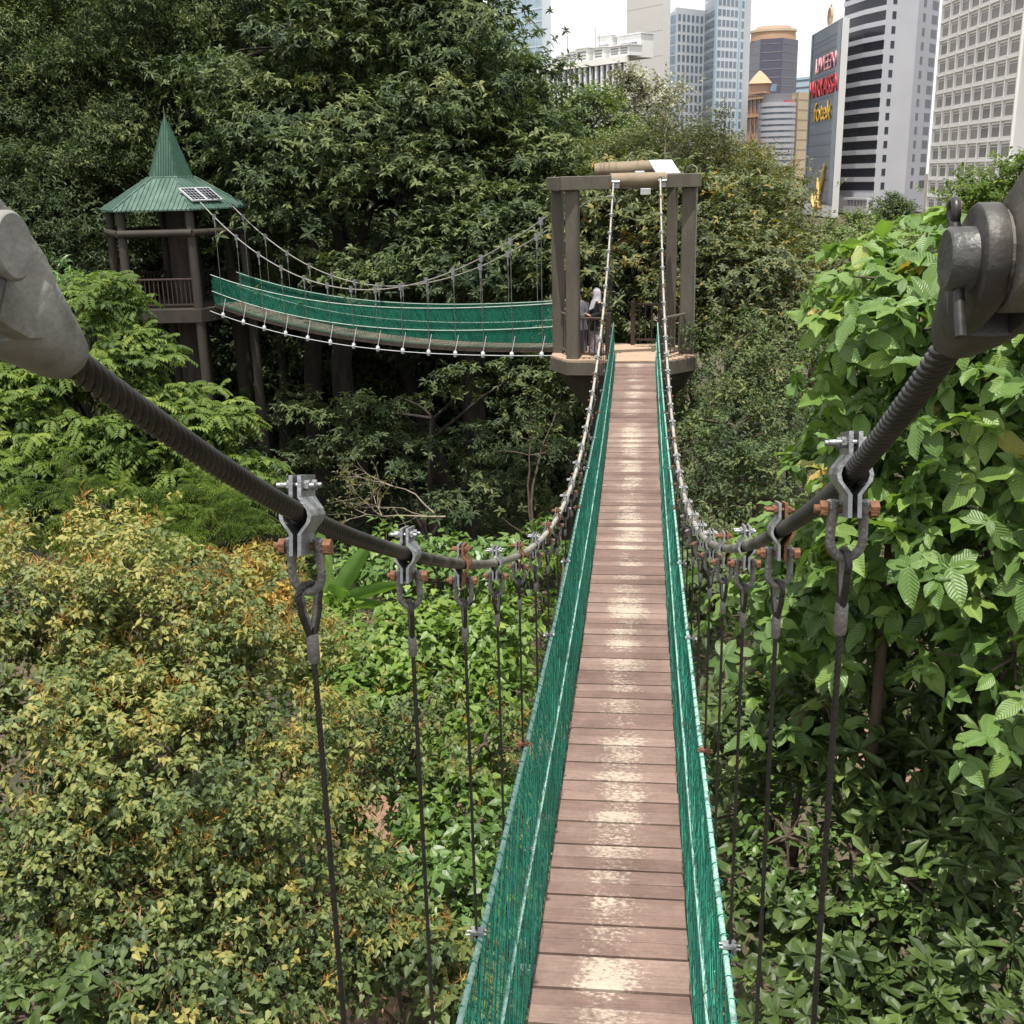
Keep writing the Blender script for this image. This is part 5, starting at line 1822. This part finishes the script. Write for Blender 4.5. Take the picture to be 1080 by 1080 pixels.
# lower understorey lit here and there
LIME = dict(dens=7, ns=6, nl=6, rb=.32, flat=.5, slope=.2, pat='droop', L=.14, W=.056, tpl='heart', hang=.45, thr=-.9, nf=.4, tb=.12, tt=.13, up=.35, front=.35)
UND = dict(dens=2.2, ns=8, nl=8, rb=.5, flat=.25, slope=.15, pat='whorl', L=.24, W=.042, tpl='leaf', el=.1, thr=-.2, nf=.3, tb=.13, tt=.12, up=.3, front=.4)
def shrub(label, base_px, lobes, sp, lm, seed, name='shrub', cat='shrub', group=None, r0=.08, bark='bark', nbr=30, rb=.014, flowers=None):
    p = at(*base_px)
    return plant(name, label, cat, (p[0], p[1], GZ-.1), lobes, sp, LM[lm], seed, bark, r0, nbr, rb, group, flowers)
shrub('understorey tree with leaf rosettes reaching left below the green footbridge', (460, 500, 33), [L_(345, 435, 33, 1.4, .8, .30), L_(420, 420, 33, 1.4, .8, .4), L_(500, 395, 33, 1.2, .8, .45), L_(560, 388, 32, 1.0, .6, .35)], UND, 'forest', 21, 'understorey_tree', 'tree', r0=.13, bark='barkdark')
shrub('shaded understorey tree with star shaped leaf rosettes below the other rosette tier', (440, 560, 31), [L_(430, 480, 31.5, 1.2, .8, .7), L_(520, 470, 31, 1.2, .8, .7), L_(470, 540, 30, 1.0, .8, .6), L_(400, 460, 33, .9, .8, .5)], S(UND, thr=-.35), 'forest2', 22, 'understorey_tree', 'tree', r0=.12, bark='barkdark')
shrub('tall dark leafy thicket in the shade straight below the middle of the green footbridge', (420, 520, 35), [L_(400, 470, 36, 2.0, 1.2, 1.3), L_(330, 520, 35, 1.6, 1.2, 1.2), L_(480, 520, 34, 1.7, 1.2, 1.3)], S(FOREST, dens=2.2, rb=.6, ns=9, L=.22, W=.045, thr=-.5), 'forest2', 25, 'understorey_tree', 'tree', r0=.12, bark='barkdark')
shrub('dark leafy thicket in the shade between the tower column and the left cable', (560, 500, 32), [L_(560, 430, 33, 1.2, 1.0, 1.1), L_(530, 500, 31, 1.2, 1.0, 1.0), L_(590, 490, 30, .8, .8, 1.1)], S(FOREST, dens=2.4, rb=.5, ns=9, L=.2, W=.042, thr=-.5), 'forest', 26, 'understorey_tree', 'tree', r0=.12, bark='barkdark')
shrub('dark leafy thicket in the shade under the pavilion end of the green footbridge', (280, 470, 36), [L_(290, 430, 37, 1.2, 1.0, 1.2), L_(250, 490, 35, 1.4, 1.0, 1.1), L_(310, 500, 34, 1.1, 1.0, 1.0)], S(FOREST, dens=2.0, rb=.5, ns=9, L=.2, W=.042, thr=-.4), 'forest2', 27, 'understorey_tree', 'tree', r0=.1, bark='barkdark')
shrub('fresh green low shrub covering the ground behind the lime green shrub', (480, 600, 21), [L_(470, 600, 22, 1.2, 1, .5), L_(400, 590, 22, 1.0, 1, .5), L_(545, 600, 20, .7, .8, .6)], S(LIME, L=.2, W=.075, dens=4), 'vine', 28)
shrub('dark slender leaved shrub in the shade left of the plank bridge', (560, 560, 26), [L_(560, 470, 27, .9, .8, 1.3), L_(590, 430, 28, .7, .7, 1.0), L_(530, 550, 26, 1.0, .8, 1.0)], S(FINE, dens=2.0, ns=8, L=.13, W=.03, rb=.4), 'forest2', 23)
shrub('small leafy shrub growing close against the left cable of the plank bridge', (575, 620, 20), [L_(570, 640, 17.5, .55, .5, .9), L_(590, 560, 21, .4, .5, .7), L_(555, 610, 18, .4, .5, .4)], S(FINE, dens=5, ns=6, L=.14, W=.04, rb=.3, tpl='heart', pat='droop'), 'lime', 24)

# right of the tower: mixed green and ochre tree, and its neighbours
MIX = dict(dens=2.0, ns=13, nl=8, rb=.75, flat=.4, slope=.2, pat='whorl', L=.24, W=.05, tpl='leaf', el=.1, thr=-.75, nf=.2, tb=.16, tt=.16, front=.4)
bg_tree('green and ochre tree directly behind the open tower', (.5, 35), [L_(660, 235, 35, 2.2, 1.8, 1.9), L_(620, 290, 34, 1.6, 1.5, 1.5), L_(690, 310, 34, 1.8, 1.5, 1.6), L_(700, 210, 36, 1.7, 1.6, 1.5), L_(660, 370, 34, 2.2, 1.5, 1.6)], MIX, 'mixed', 31, 'trees to the right of the tower', .3, 'bark')
bg_tree('ochre tinged tree filling the gap between the open tower and the broad leaved tree', (4.2, 33), [L_(770, 232, 35, 1.6, 1.7, 1.5), L_(795, 280, 33, 1.1, 1.6, 1.3), L_(790, 310, 32, 1.9, 1.6, 1.8), L_(835, 345, 31, 1.3, 1.5, 1.5), L_(750, 270, 33, 1.5, 1.5, 1.6)], S(MIX, L=.17, W=.04, ns=16), 'mixed', 32, 'trees to the right of the tower', .28, 'bark')
bg_tree('dark small leaved tree under the ochre tinged tree beside the right cable', (2.9, 27), [L_(765, 400, 27, 1.1, 1.2, 1.5), L_(800, 470, 26, 1.2, 1.2, 1.5), L_(750, 480, 27, .9, 1.0, 1.3), L_(830, 400, 27, 1.0, 1.1, 1.3), L_(730, 430, 29, .8, 1, 1.4), L_(770, 540, 25, 1.0, 1, 1.0)], S(FINE, dens=1.9, L=.13, W=.035, ns=14, rb=.5, thr=-.8), 'forest', 33, 'trees to the right of the tower', .2, 'bark')
bg_tree('dark bushy tree low beside the right cable of the plank bridge', (2.4, 22), [L_(775, 455, 24, .9, 1, .8), L_(740, 520, 23, .7, .9, .8), L_(800, 510, 23, .8, .9, .7), L_(750, 580, 21, .6, .8, .6)], S(FINE, dens=2.6, L=.14, W=.04, ns=12, rb=.45, thr=-.9), 'forest', 38, 'trees to the right of the tower', .15, 'bark')
bg_tree('olive bushy tree climbing the slope beneath the pink stone tower', (6.6, 46), [L_(785, 205, 48, 1.4, 2, 1.4), L_(822, 265, 44, 1.2, 2, 1.4), L_(765, 190, 50, 1.4, 2, 1.4), L_(855, 310, 40, 1.9, 1.8, 1.9)], S(FINE, L=.22, W=.06), 'olive', 34, 'trees to the right of the tower', .25, 'bark')
bg_tree('bright green rounded tree beside the dark forest above the left tower post', (-1.9, 52), [L_(620, 142, 52, 1.5, 2, 1.6), L_(642, 175, 50, 1.3, 1.7, 1.5), L_(594, 162, 52, 1.3, 1.6, 1.5)], S(FINE, L=.22, W=.07), 'hedge', 35, None, .25, 'bark')
bg_tree('whitish leaved small tree below the blank beige tower', (.6, 58), [L_(680, 105, 58, 1.2, 1.3, 1.5), L_(672, 130, 58, 1.3, 1.3, 1.1)], S(FINE, L=.25, W=.08, dens=1.3), 'pale', 36, None, .2, 'bark')
bg_tree('dense olive tree behind the log roller of the tower', (1.6, 44), [L_(660, 178, 46, 1.6, 1.7, 1.2), L_(720, 178, 45, 1.5, 1.7, 1.2), L_(765, 200, 44, 1.3, 1.6, 1.2)], S(FINE, L=.2, W=.05), 'olive', 37, 'trees to the right of the tower', .25, 'bark')
# thin twiggy treetop
def twiggy(label, px, py, Y, H, W_, seed, lm):
    rng = random.Random(seed)
    p = at(px, py, Y)
    root = empty('twiggy_tree', (p[0], p[1], GZ-.2), label, 'tree')
    mb = MB(); tips = []
    tr = [Vector((p[0]+.2*math.sin(j), p[1], GZ-.2+(p[2]-GZ)*j/6)) for j in range(7)]
    mb.tube(tr, [.2-.02*j for j in range(7)], 8)
    def br(a, d, L, r, n):
        pts = [a]
        for i in range(5):
            d = (d+Vector((rng.gauss(0, .16), rng.gauss(0, .16), rng.gauss(.05, .1)))).normalized()
            pts.append(pts[-1]+d*L/5)
        mb.tube(pts, [r*(1-.13*i) for i in range(6)], 5, caps=False)
        tips.extend(pts[3:])
        if n:
            for _ in range(3):
                k = rng.randint(2, 5)
                br(pts[k], (d+Vector((rng.gauss(0, .6), rng.gauss(0, .4), rng.gauss(.1, .35)))).normalized(), L*.68, r*.55, n-1)
    for i in range(9):
        br(tr[-1]-Vector((0, 0, rng.uniform(0, 1.5))), Vector((rng.uniform(-1, 1)*W_, rng.uniform(-.6, .6), rng.uniform(.3, 1))).normalized(), H*rng.uniform(.5, .8), .055, 3)
    mb.build('trunk', MT['barkpale'], root, recalc=False)
    T = np.array([list(t_) for t_ in tips]); r2 = np.random.default_rng(seed)
    T = T[r2.random(len(T)) < .75]
    T = np.repeat(T, 5, 0)+r2.normal(size=(len(T)*5, 3))*.16
    me = leaf_mesh('crown', T, r2.normal(size=T.shape)*np.array([1, 1, .5])+[0, 0, .3], r2.normal(size=T.shape)+[0, 0, 1.2], r2.uniform(.12, .24, len(T)), r2.uniform(.05, .09, len(T)), .45+r2.normal(size=len(T))*.16, 'small')
    link('crown', me, LM[lm], root)
twiggy('twiggy half bare tree before the stepped corner of the blue and white tower', 735, 190, 43, 2.2, 1.0, 5, 'olive')
twiggy('thin branched treetop standing clear above the ochre tinged tree', 800, 200, 40, 1.0, 1.0, 8, 'olive')
twiggy('sparse twiggy treetop directly behind the white panel of the tower', 690, 185, 44, 1.9, .8, 11, 'mixed')

# greenery at the foot of the city
FAR = dict(dens=.5, ns=14, nl=8, rb=1.5, flat=.4, slope=.2, pat='spray', L=.45, W=.16, tpl='small', twig=2.2, thr=-.9, tb=.13, front=.35)
bg_tree('round dark green tree at the foot of the striped tower', (49.5, 205), [L_(941, 224, 205, 2.6, 2.6, 2.4)], S(FAR, dens=1.2), 'forest', 41, None, .3)
for i, (px, py, Y, r, lb_, lm) in enumerate(((900, 250, 120, 2.4, 'low light green tree in front of the podium of the striped tower', 'hedge'), (975, 254, 110, 2.4, 'light green rounded tree between the round dark tree and the right anchor socket', 'hedge'),
                                             (1015, 242, 90, 1.9, 'pale green bushy tree at the foot of the white office block', 'hedge'), (1070, 200, 62, 2.0, 'bright feathery treetop directly above the right anchor socket', 'fern'),
                                             (868, 285, 70, 1.8, 'sunlit green tree at the foot of the billboard tower', 'hedge'), (835, 275, 62, 1.5, 'bright bushy tree below the cream tower', 'hedge'), (1040, 250, 75, 2.2, 'green treetop half hidden behind the pin of the right anchor socket', 'hedge'),
                                             (940, 276, 80, 2.2, 'leafy green treetop seen just over the broad leaved tree', 'hedge'), (862, 292, 52, 2.0, 'green tree in the gap left of the broad leaved tree', 'hedge'))):
    p = at(px, py, Y)
    bg_tree(lb_, (p[0], p[1]), [(p[0], p[1], p[2], r, r, r*.75), (p[0]+r*.6, p[1]+1, p[2]-.6*r, r*.9, r*.9, r*.8), (p[0]-r*.6, p[1]-.5, p[2]-.7*r, r*.9, r*.9, r*.8)], S(FAR, L=.15+Y*.0025, W=.05+Y*.0009, rb=.5+Y*.008, dens=1.0 if Y < 100 else .6), lm, 50+i, 'trees at the foot of the city', .25, 'bark')

# left foreground: feathery tree, yellow-topped bush, greying tree, lime shrub, banana
FERN = dict(dens=6.0, ns=4, nl=5, rb=.34, flat=.5, slope=.2, pat='pinnate', pairs=7, frond=.33, L=.115, W=.027, tpl='leaf', thr=-.45, nf=.5, tb=.2, tt=.17, up=.3, front=.4)
plant('feathery_tree', 'bright green feathery leaved tree in front of the pavilion', 'tree', (-8.2, 17.5, GZ), [L_(100, 330, 18, .72, .8, .6), L_(50, 360, 18, .8, .9, .6), L_(140, 385, 17.5, .62, .8, .5), L_(80, 430, 17, 1.1, 1.0, .7), L_(222, 440, 17, .48, .6, .42), L_(165, 460, 16.5, .8, .9, .55), L_(230, 515, 16.5, .75, .8, .55), L_(130, 530, 16, 1.0, .9, .6), L_(20, 500, 16, 1.0, 1.0, .8), L_(0, 420, 16.5, .7, .8, .6)], FERN, LM['fern'], 61, 'barkdark', .16, 60, .02)
plant('feathery_tree', 'smaller feathery leaved tree with finer darker fronds left of the first cable clamp', 'tree', (-6.0, 14.5, GZ), [L_(215, 545, 15, .8, .8, .45), L_(150, 570, 14.5, .8, .8, .45), L_(268, 570, 15, .4, .5, .3), L_(75, 520, 14.5, .7, .7, .45)], S(FERN, frond=.36, L=.10, W=.017, pairs=9, tpl='slim'), LM['fern'], 62, 'barkdark', .1, 60, .014)
plant('palmate_tree', 'pale green palmate leaved treetop peeping up left of the feathery tree', 'tree', (-9.6, 20, GZ), [L_(60, 300, 20.5, .7, .7, .4), L_(95, 296, 21, .4, .6, .3), L_(40, 330, 20, .6, .6, .4)], dict(dens=4, ns=4, nl=7, rb=.35, flat=.3, pat='whorl', L=.22, W=.045, tpl='long', el=-.25, thr=-1), LM['vine'], 63, 'bark', .08, 20, .015)

YL = dict(dens=10, ns=11, nl=8, rb=.36, flat=.6, slope=.2, pat='droop', L=.072, W=.027, tpl='heart', hang=.5, thr=-.3, nf=.5, tb=.27, tt=.13, up=.25, front=.35, t0=.32)
plant('flowering_tree', 'large greyish green flowering tree with ochre panicles filling the lower left', 'tree', (-4.9, 10.6, GZ), [L_(60, 610, 11.5, 1.25, 1.1, .75), L_(45, 690, 10.9, .9, .9, .6), L_(120, 720, 10.6, .7, .8, .6), L_(170, 660, 11, 1.25, 1.1, .85), L_(270, 730, 10.8, .95, 1, .8), L_(50, 770, 10, 1.2, 1, .9), L_(180, 800, 9.6, 1.1, 1, .8), L_(290, 860, 9.8, .8, .9, .8), L_(70, 930, 8.8, .9, .9, .6), L_(210, 950, 9, .8, .8, .6), L_(330, 960, 9.3, .6, .7, .55), L_(-30, 690, 10.5, 1.1, 1, 1.2), L_(120, 1030, 8.8, .9, .7, .6)],
      S(YL, grad=(-4.0, .5, .46)), LM['yellow'], 64, 'bark', .15, 110, .014, None, (LM['flower'], 520, .13, .024, -4.4, 'slim'))
shrub('yellow topped rounded bush between the greying tree and the banana leaves', (255, 640, 13.5), [L_(255, 625, 13.5, .75, .7, .5), L_(215, 640, 13.3, .5, .6, .45), L_(290, 650, 13.4, .5, .6, .5)], S(YL, L=.085, W=.03, dens=7, ns=8, rb=.24, thr=-1.2, grad=(-2.9, -1.4, .25), hang=.1), 'yellow2', 65, flowers=(LM['flower'], 320, .08, .02, -2.3, 'slim'))
shrub('greying shrub with dry brown flower sprays under the large flowering tree', (150, 1000, 8.6), [L_(150, 1010, 8.4, 1.0, .7, .5), L_(40, 1010, 8.2, .8, .7, .5), L_(270, 1040, 8.6, .7, .7, .5), L_(60, 880, 9.4, .7, .6, .5)], S(YL, L=.085, W=.034, t0=.2), 'yellow', 66, flowers=(LM['drypan'], 170, .17, .024, -9, 'slim', True))
shrub('lime green heart leaved shrub left of the plank bridge below the cable clamps', (430, 680, 14.5), [L_(385, 672, 15, .75, .8, .5), L_(450, 668, 15, .75, .8, .55), L_(520, 680, 14.5, .6, .7, .55), L_(430, 720, 14, .9, .7, .55), L_(355, 705, 14.3, .5, .6, .45), L_(510, 740, 13.5, .5, .6, .5), L_(390, 745, 13.5, .6, .6, .4)], S(LIME, grad=(-3.6, -1.8, .12)), 'lime', 67)
shrub('greyish flowering shrub between the lime green shrub and the plank bridge', (470, 800, 12), [L_(440, 770, 12.5, .8, .7, .55), L_(510, 790, 12, .5, .6, .6), L_(380, 790, 12.3, .5, .6, .4), L_(455, 820, 12.3, .5, .5, .3)], S(YL, dens=6, rb=.3), 'yellow', 68, flowers=(LM['flower'], 90, .10, .022, -5, 'slim'))
shrub('bright green shrub hiding most of the footpath left of the second hanger', (380, 850, 13), [L_(375, 835, 13.5, .6, .6, .4), L_(430, 880, 12.5, .5, .6, .4), L_(345, 880, 13, .5, .6, .4), L_(440, 830, 13.5, .45, .5, .35)], S(LIME, L=.12), 'vine', 72)
shrub('fresh bright green shrub filling the space beside the middle of the left net', (520, 790, 12.5), [L_(500, 775, 13, .5, .6, .5), L_(535, 745, 14, .4, .6, .5), L_(470, 850, 12, .5, .6, .4), L_(515, 830, 12, .35, .5, .45)], S(LIME, L=.12), 'lime', 73)
shrub('green heart leaved shrub beside the lower left edge of the plank bridge', (480, 930, 10.5), [L_(480, 920, 10.6, .55, .6, .5), L_(505, 870, 11, .35, .5, .4), L_(440, 960, 10.3, .5, .6, .35)], S(LIME, L=.125), 'vine', 69)
shrub('low yellowish flowering shrub at the bottom below the heart leaved shrub', (430, 1050, 9.2), [L_(470, 1010, 9.2, .45, .5, .4), L_(350, 1020, 9.4, .5, .5, .45), L_(500, 1060, 8.8, .3, .4, .35), L_(390, 970, 10, .4, .5, .35)], S(YL, L=.105, W=.042, dens=6.5, rb=.28), 'yellow', 70, flowers=(LM['flower'], 140, .10, .02, -9, 'slim'))
shrub('dark broad leaved seedling in the bottom left corner', (90, 1060, 7.6), [L_(75, 1050, 7.6, .45, .4, .3), L_(40, 1075, 7.4, .4, .4, .3)], dict(dens=7, ns=3, nl=6, rb=.2, flat=.4, pat='whorl', L=.19, W=.05, tpl='leaf', el=.05, thr=-1.2), 'glossy', 71)


def banana(px, py, Y, seed):
    p = at(px, py, Y); rng = np.random.default_rng(seed)
    root = empty('banana_plant', (p[0], p[1], GZ), 'banana plant with long upright blades behind the first left hanger', 'banana plant')
    mb = MB(); mb.tube([(p[0], p[1], GZ-.1), (p[0], p[1], p[2]-.6), (p[0], p[1], p[2])], [.16, .11, .05], 10); mb.build('stem', LMB, root)
    for k, (az, el, L, wd, dr) in enumerate(((2.2, 1.42, 1.3, .13, .06), (.2, 1.02, 1.3, .14, .12), (.1, .42, 1.3, .13, .2), (-.25, .24, 1.2, .12, .3), (3.0, .8, 1.1, .17, .5), (4.4, .7, 1.2, .17, .6), (5.3, .9, 1.0, .16, .5))):
        n = 14; V, F = [], []
        d = np.array([math.cos(az)*math.cos(el), math.sin(az)*math.cos(el)*.8, math.sin(el)])
        sd = nrm(np.cross(d, np.array([-math.sin(az)*.3, .9, .45])))
        nr = np.cross(sd, d)
        for i in range(n+1):
            t_ = i/n
            c = p+d*L*t_-np.array([0, 0, dr*L*t_*t_*.6])
            w = wd*math.sin(PI*min(1, t_*.93+.06))**.55*(1 if .1 < t_ < .97 else .35)*(1+rng.normal()*.04)
            for q, h_ in ((-1, .28), (-.5, .12), (0, 0), (.5, .12), (1, .28)):
                V.append(tuple(c+sd*q*w+nr*h_*w+nr*rng.normal()*.006))
            if i:
                for j in range(4):
                    a = (i-1)*5+j
                    F.append((a, a+1, a+6, a+5))
        arr = np.array(V); fa = np.array(F)
        me = fast_mesh('leaf', arr, [(4, fa)], np.full(len(fa), .35+.4*rng.random())+rng.normal(size=len(fa))*.04, None, True)
        link('leaf', me, LM['banana'], root)
LMB = surf('banana_stem', (.12, .16, .06), (.08, .07, .035), 6, .5)
banana(348, 640, 15.6, 3)


# dead branch sticking out under the footbridge
rngd = random.Random(12)
p = at(470, 545, 27)
root = empty('dead_branch', p, 'pale bare twiggy branch with a few yellow leaves beside the first left cable clamp', 'branch')
mb = MB(); tips = []
def dbr(a, d, L, r, n):
    pts = [a]
    for i in range(6):
        d = (d+Vector((rngd.gauss(0, .14), rngd.gauss(0, .12), rngd.gauss(0, .14)))).normalized(); pts.append(pts[-1]+d*L/6)
    mb.tube(pts, [r*(1-.13*i) for i in range(7)], 5, caps=False); tips.extend(pts[3:])
    if n:
        for _ in range(4): dbr(pts[rngd.randint(1, 5)], (d+Vector((rngd.gauss(0, .35), rngd.gauss(0, .3), rngd.gauss(.1, .55)))).normalized(), L*.6, r*.55, n-1)
dbr(Vector(p), Vector((-1, -.1, .05)), 2.6, .03, 2); dbr(Vector(p)+Vector((-.3, 0, .1)), Vector((-.8, .1, .45)), 2.2, .025, 2)
mb.build('branch', MT['barkpale'], root, recalc=False)
T = np.array([list(q) for q in tips]); r2 = np.random.default_rng(4); T = np.repeat(T[r2.random(len(T)) < .7], 3, 0)
T = T+r2.normal(size=T.shape)*.08
link('crown', leaf_mesh('crown', T, r2.normal(size=T.shape), r2.normal(size=T.shape)+[0, 0, 1.5], np.full(len(T), .14), np.full(len(T), .06), .55+r2.normal(size=len(T))*.2, 'small'), LM['olive'], root)

# right foreground: broad leaved tree and dark glossy shrubs
BIG = dict(dens=11, ns=2, nl=6, rb=.26, flat=.45, slope=.15, pat='whorl', L=.245, W=.066, tpl='big', el=-.18, thr=-.75, nf=.55, tb=.13, tt=.12, up=.25, front=.55, smooth=True, uv=True, inner=.3, smin=.4)
plant('broad_leaved_tree', 'broad leaved bright green tree on the right with large veined leaves', 'tree', (2.55, 8.9, GZ), [L_(976, 302, 9.2, .75, .7, .55), L_(1018, 350, 8.6, .75, .7, .6), L_(943, 400, 9.4, .5, .6, .45), L_(1083, 440, 8.2, .7, .7, .7), L_(978, 460, 8.8, .7, .7, .6), L_(913, 486, 9.6, .45, .6, .5), L_(1058, 566, 8.0, .75, .7, .6), L_(948, 566, 8.6, .65, .7, .55), L_(843, 586, 10, .42, .6, .45), L_(878, 646, 9.2, .5, .6, .45), L_(833, 696, 10, .3, .5, .35), L_(1068, 696, 7.8, .6, .6, .5), L_(908, 290, 10, .4, .4, .3)],
      S(BIG, grad=(0, 3.6, .14)), LM['teak'], 81, 'bark', .10, 90, .016)
shrub('lower broad leaved sapling beside the right net with pale veined leaves', (850, 740, 9), [L_(865, 740, 9, .4, .45, .3), L_(800, 650, 11, .3, .45, .4), L_(800, 740, 11, .22, .35, .25)], S(BIG, dens=8), 'teak', 82, r0=.05)
LM['glossy'].node_tree.nodes['Principled BSDF'].inputs['Roughness'].default_value = .46
GL = dict(dens=12, ns=2, nl=9, rb=.3, flat=.6, slope=.15, pat='whorl', L=.225, W=.042, tpl='blunt', el=.2, thr=-.7, nf=.4, tb=.13, tt=.13, up=.35, front=.45)
shrub('dark glossy shrub with whorled oblong leaves left of the trunk on the right', (850, 850, 8.6), [L_(800, 775, 9.5, .5, .5, .35), L_(865, 790, 9.2, .55, .5, .4), L_(790, 860, 9.2, .4, .45, .35), L_(870, 870, 8.8, .45, .5, .35)], GL, 'glossy', 83)
shrub('large dark glossy shrub at the right edge below the broad leaved tree', (1010, 860, 8.2), [L_(1000, 770, 8.8, .65, .6, .45), L_(1075, 800, 8.2, .6, .6, .5), L_(960, 840, 8.6, .55, .55, .4), L_(1050, 880, 8, .6, .55, .45), L_(1010, 690, 9.2, .5, .5, .35)], GL, 'glossy', 84)
shrub('dark glossy shrub in the bottom right corner', (1000, 1020, 7.2), [L_(980, 980, 7.8, .5, .5, .35), L_(1060, 1010, 7.4, .5, .5, .4), L_(1000, 1060, 7.2, .5, .5, .35)], S(GL, L=.2), 'glossy', 85)
shrub('pale backed glossy shrub at the bottom beside the lower right net', (840, 1000, 7.8), [L_(820, 960, 8.4, .38, .45, .35), L_(880, 1000, 8, .42, .45, .35), L_(830, 1050, 7.6, .4, .4, .35), L_(920, 1050, 7.6, .35, .4, .3)], S(GL, L=.19, W=.047), 'glossy', 86)
shrub('small vine with round light green leaves among the dark glossy shrubs', (880, 910, 8.2), [L_(830, 885, 8.4, .28, .3, .3), L_(900, 905, 8.1, .35, .3, .28), L_(955, 930, 7.9, .3, .3, .2)], dict(dens=11, ns=3, nl=5, rb=.2, flat=.6, pat='spray', L=.085, W=.03, tpl='leaf', twig=3.5, thr=-1.1), 'vine', 87, 'vine', 'vine', r0=.03)
shrub('leafy undergrowth shrub behind the right hangers above the footpath', (770, 800, 14), [L_(765, 800, 13.5, .5, .6, .5), L_(800, 740, 14, .6, .6, .35), L_(745, 620, 16, .4, .6, .7), L_(800, 830, 12, .6, .6, .4)], S(LIME, L=.15), 'forest', 88)
p = at(925, 720, 8.6)
rt = empty('broad_leaved_tree', (p[0], p[1], GZ), 'second reddish brown trunk standing in front of the dark glossy shrubs on the right', 'tree')
mb = MB(); mb.tube([(p[0]+.02*math.sin(j), p[1], GZ-.2+j*1.3) for j in range(9)], [.075-.004*j for j in range(9)], 10); mb.build('trunk', MT['bark'], rt, recalc=False)
foliage('crown', [(p[0], p[1], 1.2, .6, .55, .45), (p[0]+.3, p[1]+.3, .5, .5, .5, .4)], BIG, LM['teak'], rt, 89)

# ground cover under everything
rng = np.random.default_rng(77)
n = 90000
gx = rng.uniform(-26, 16, n); gy = rng.uniform(3, 62, n)
k = (snoise(np.stack([gx, gy, gx*0], 1), .12, 5) > -.5)
for cxx, cyy, rr in ((-5.2, 19.5, 1.1), (-3.0, 10.5, .9), (3.6, 24.2, 1.6)):
    k &= ((gx-cxx)**2+(gy-cyy)**2) > rr**2
gx, gy = gx[k], gy[k]
P = np.stack([gx, gy, GZ+rng.uniform(.05, .55, len(gx))], 1)
P[:, 2] += np.clip((-gx-22)/30, 0, 1)**1.2*5
me = leaf_mesh('ground_cover', P, rng.normal(size=P.shape)*np.array([1, 1, .35])+[0, 0, .15], rng.normal(size=P.shape)*.4+[0, 0, 1], rng.uniform(.14, .42, len(P)), rng.uniform(.06, .15, len(P)), .45+rng.normal(size=len(P))*.17, 'small')
tag(link('ground_cover', me, LM['forest']), 'leafy green ground cover over the forest floor', kind='stuff')

SC.cycles.max_bounces = 6
SC.cycles.diffuse_bounces = 3
SC.cycles.glossy_bounces = 3
SC.cycles.transmission_bounces = 3
SC.cycles.use_denoising = True
SC.cycles.caustics_reflective = False
SC.cycles.caustics_refractive = False
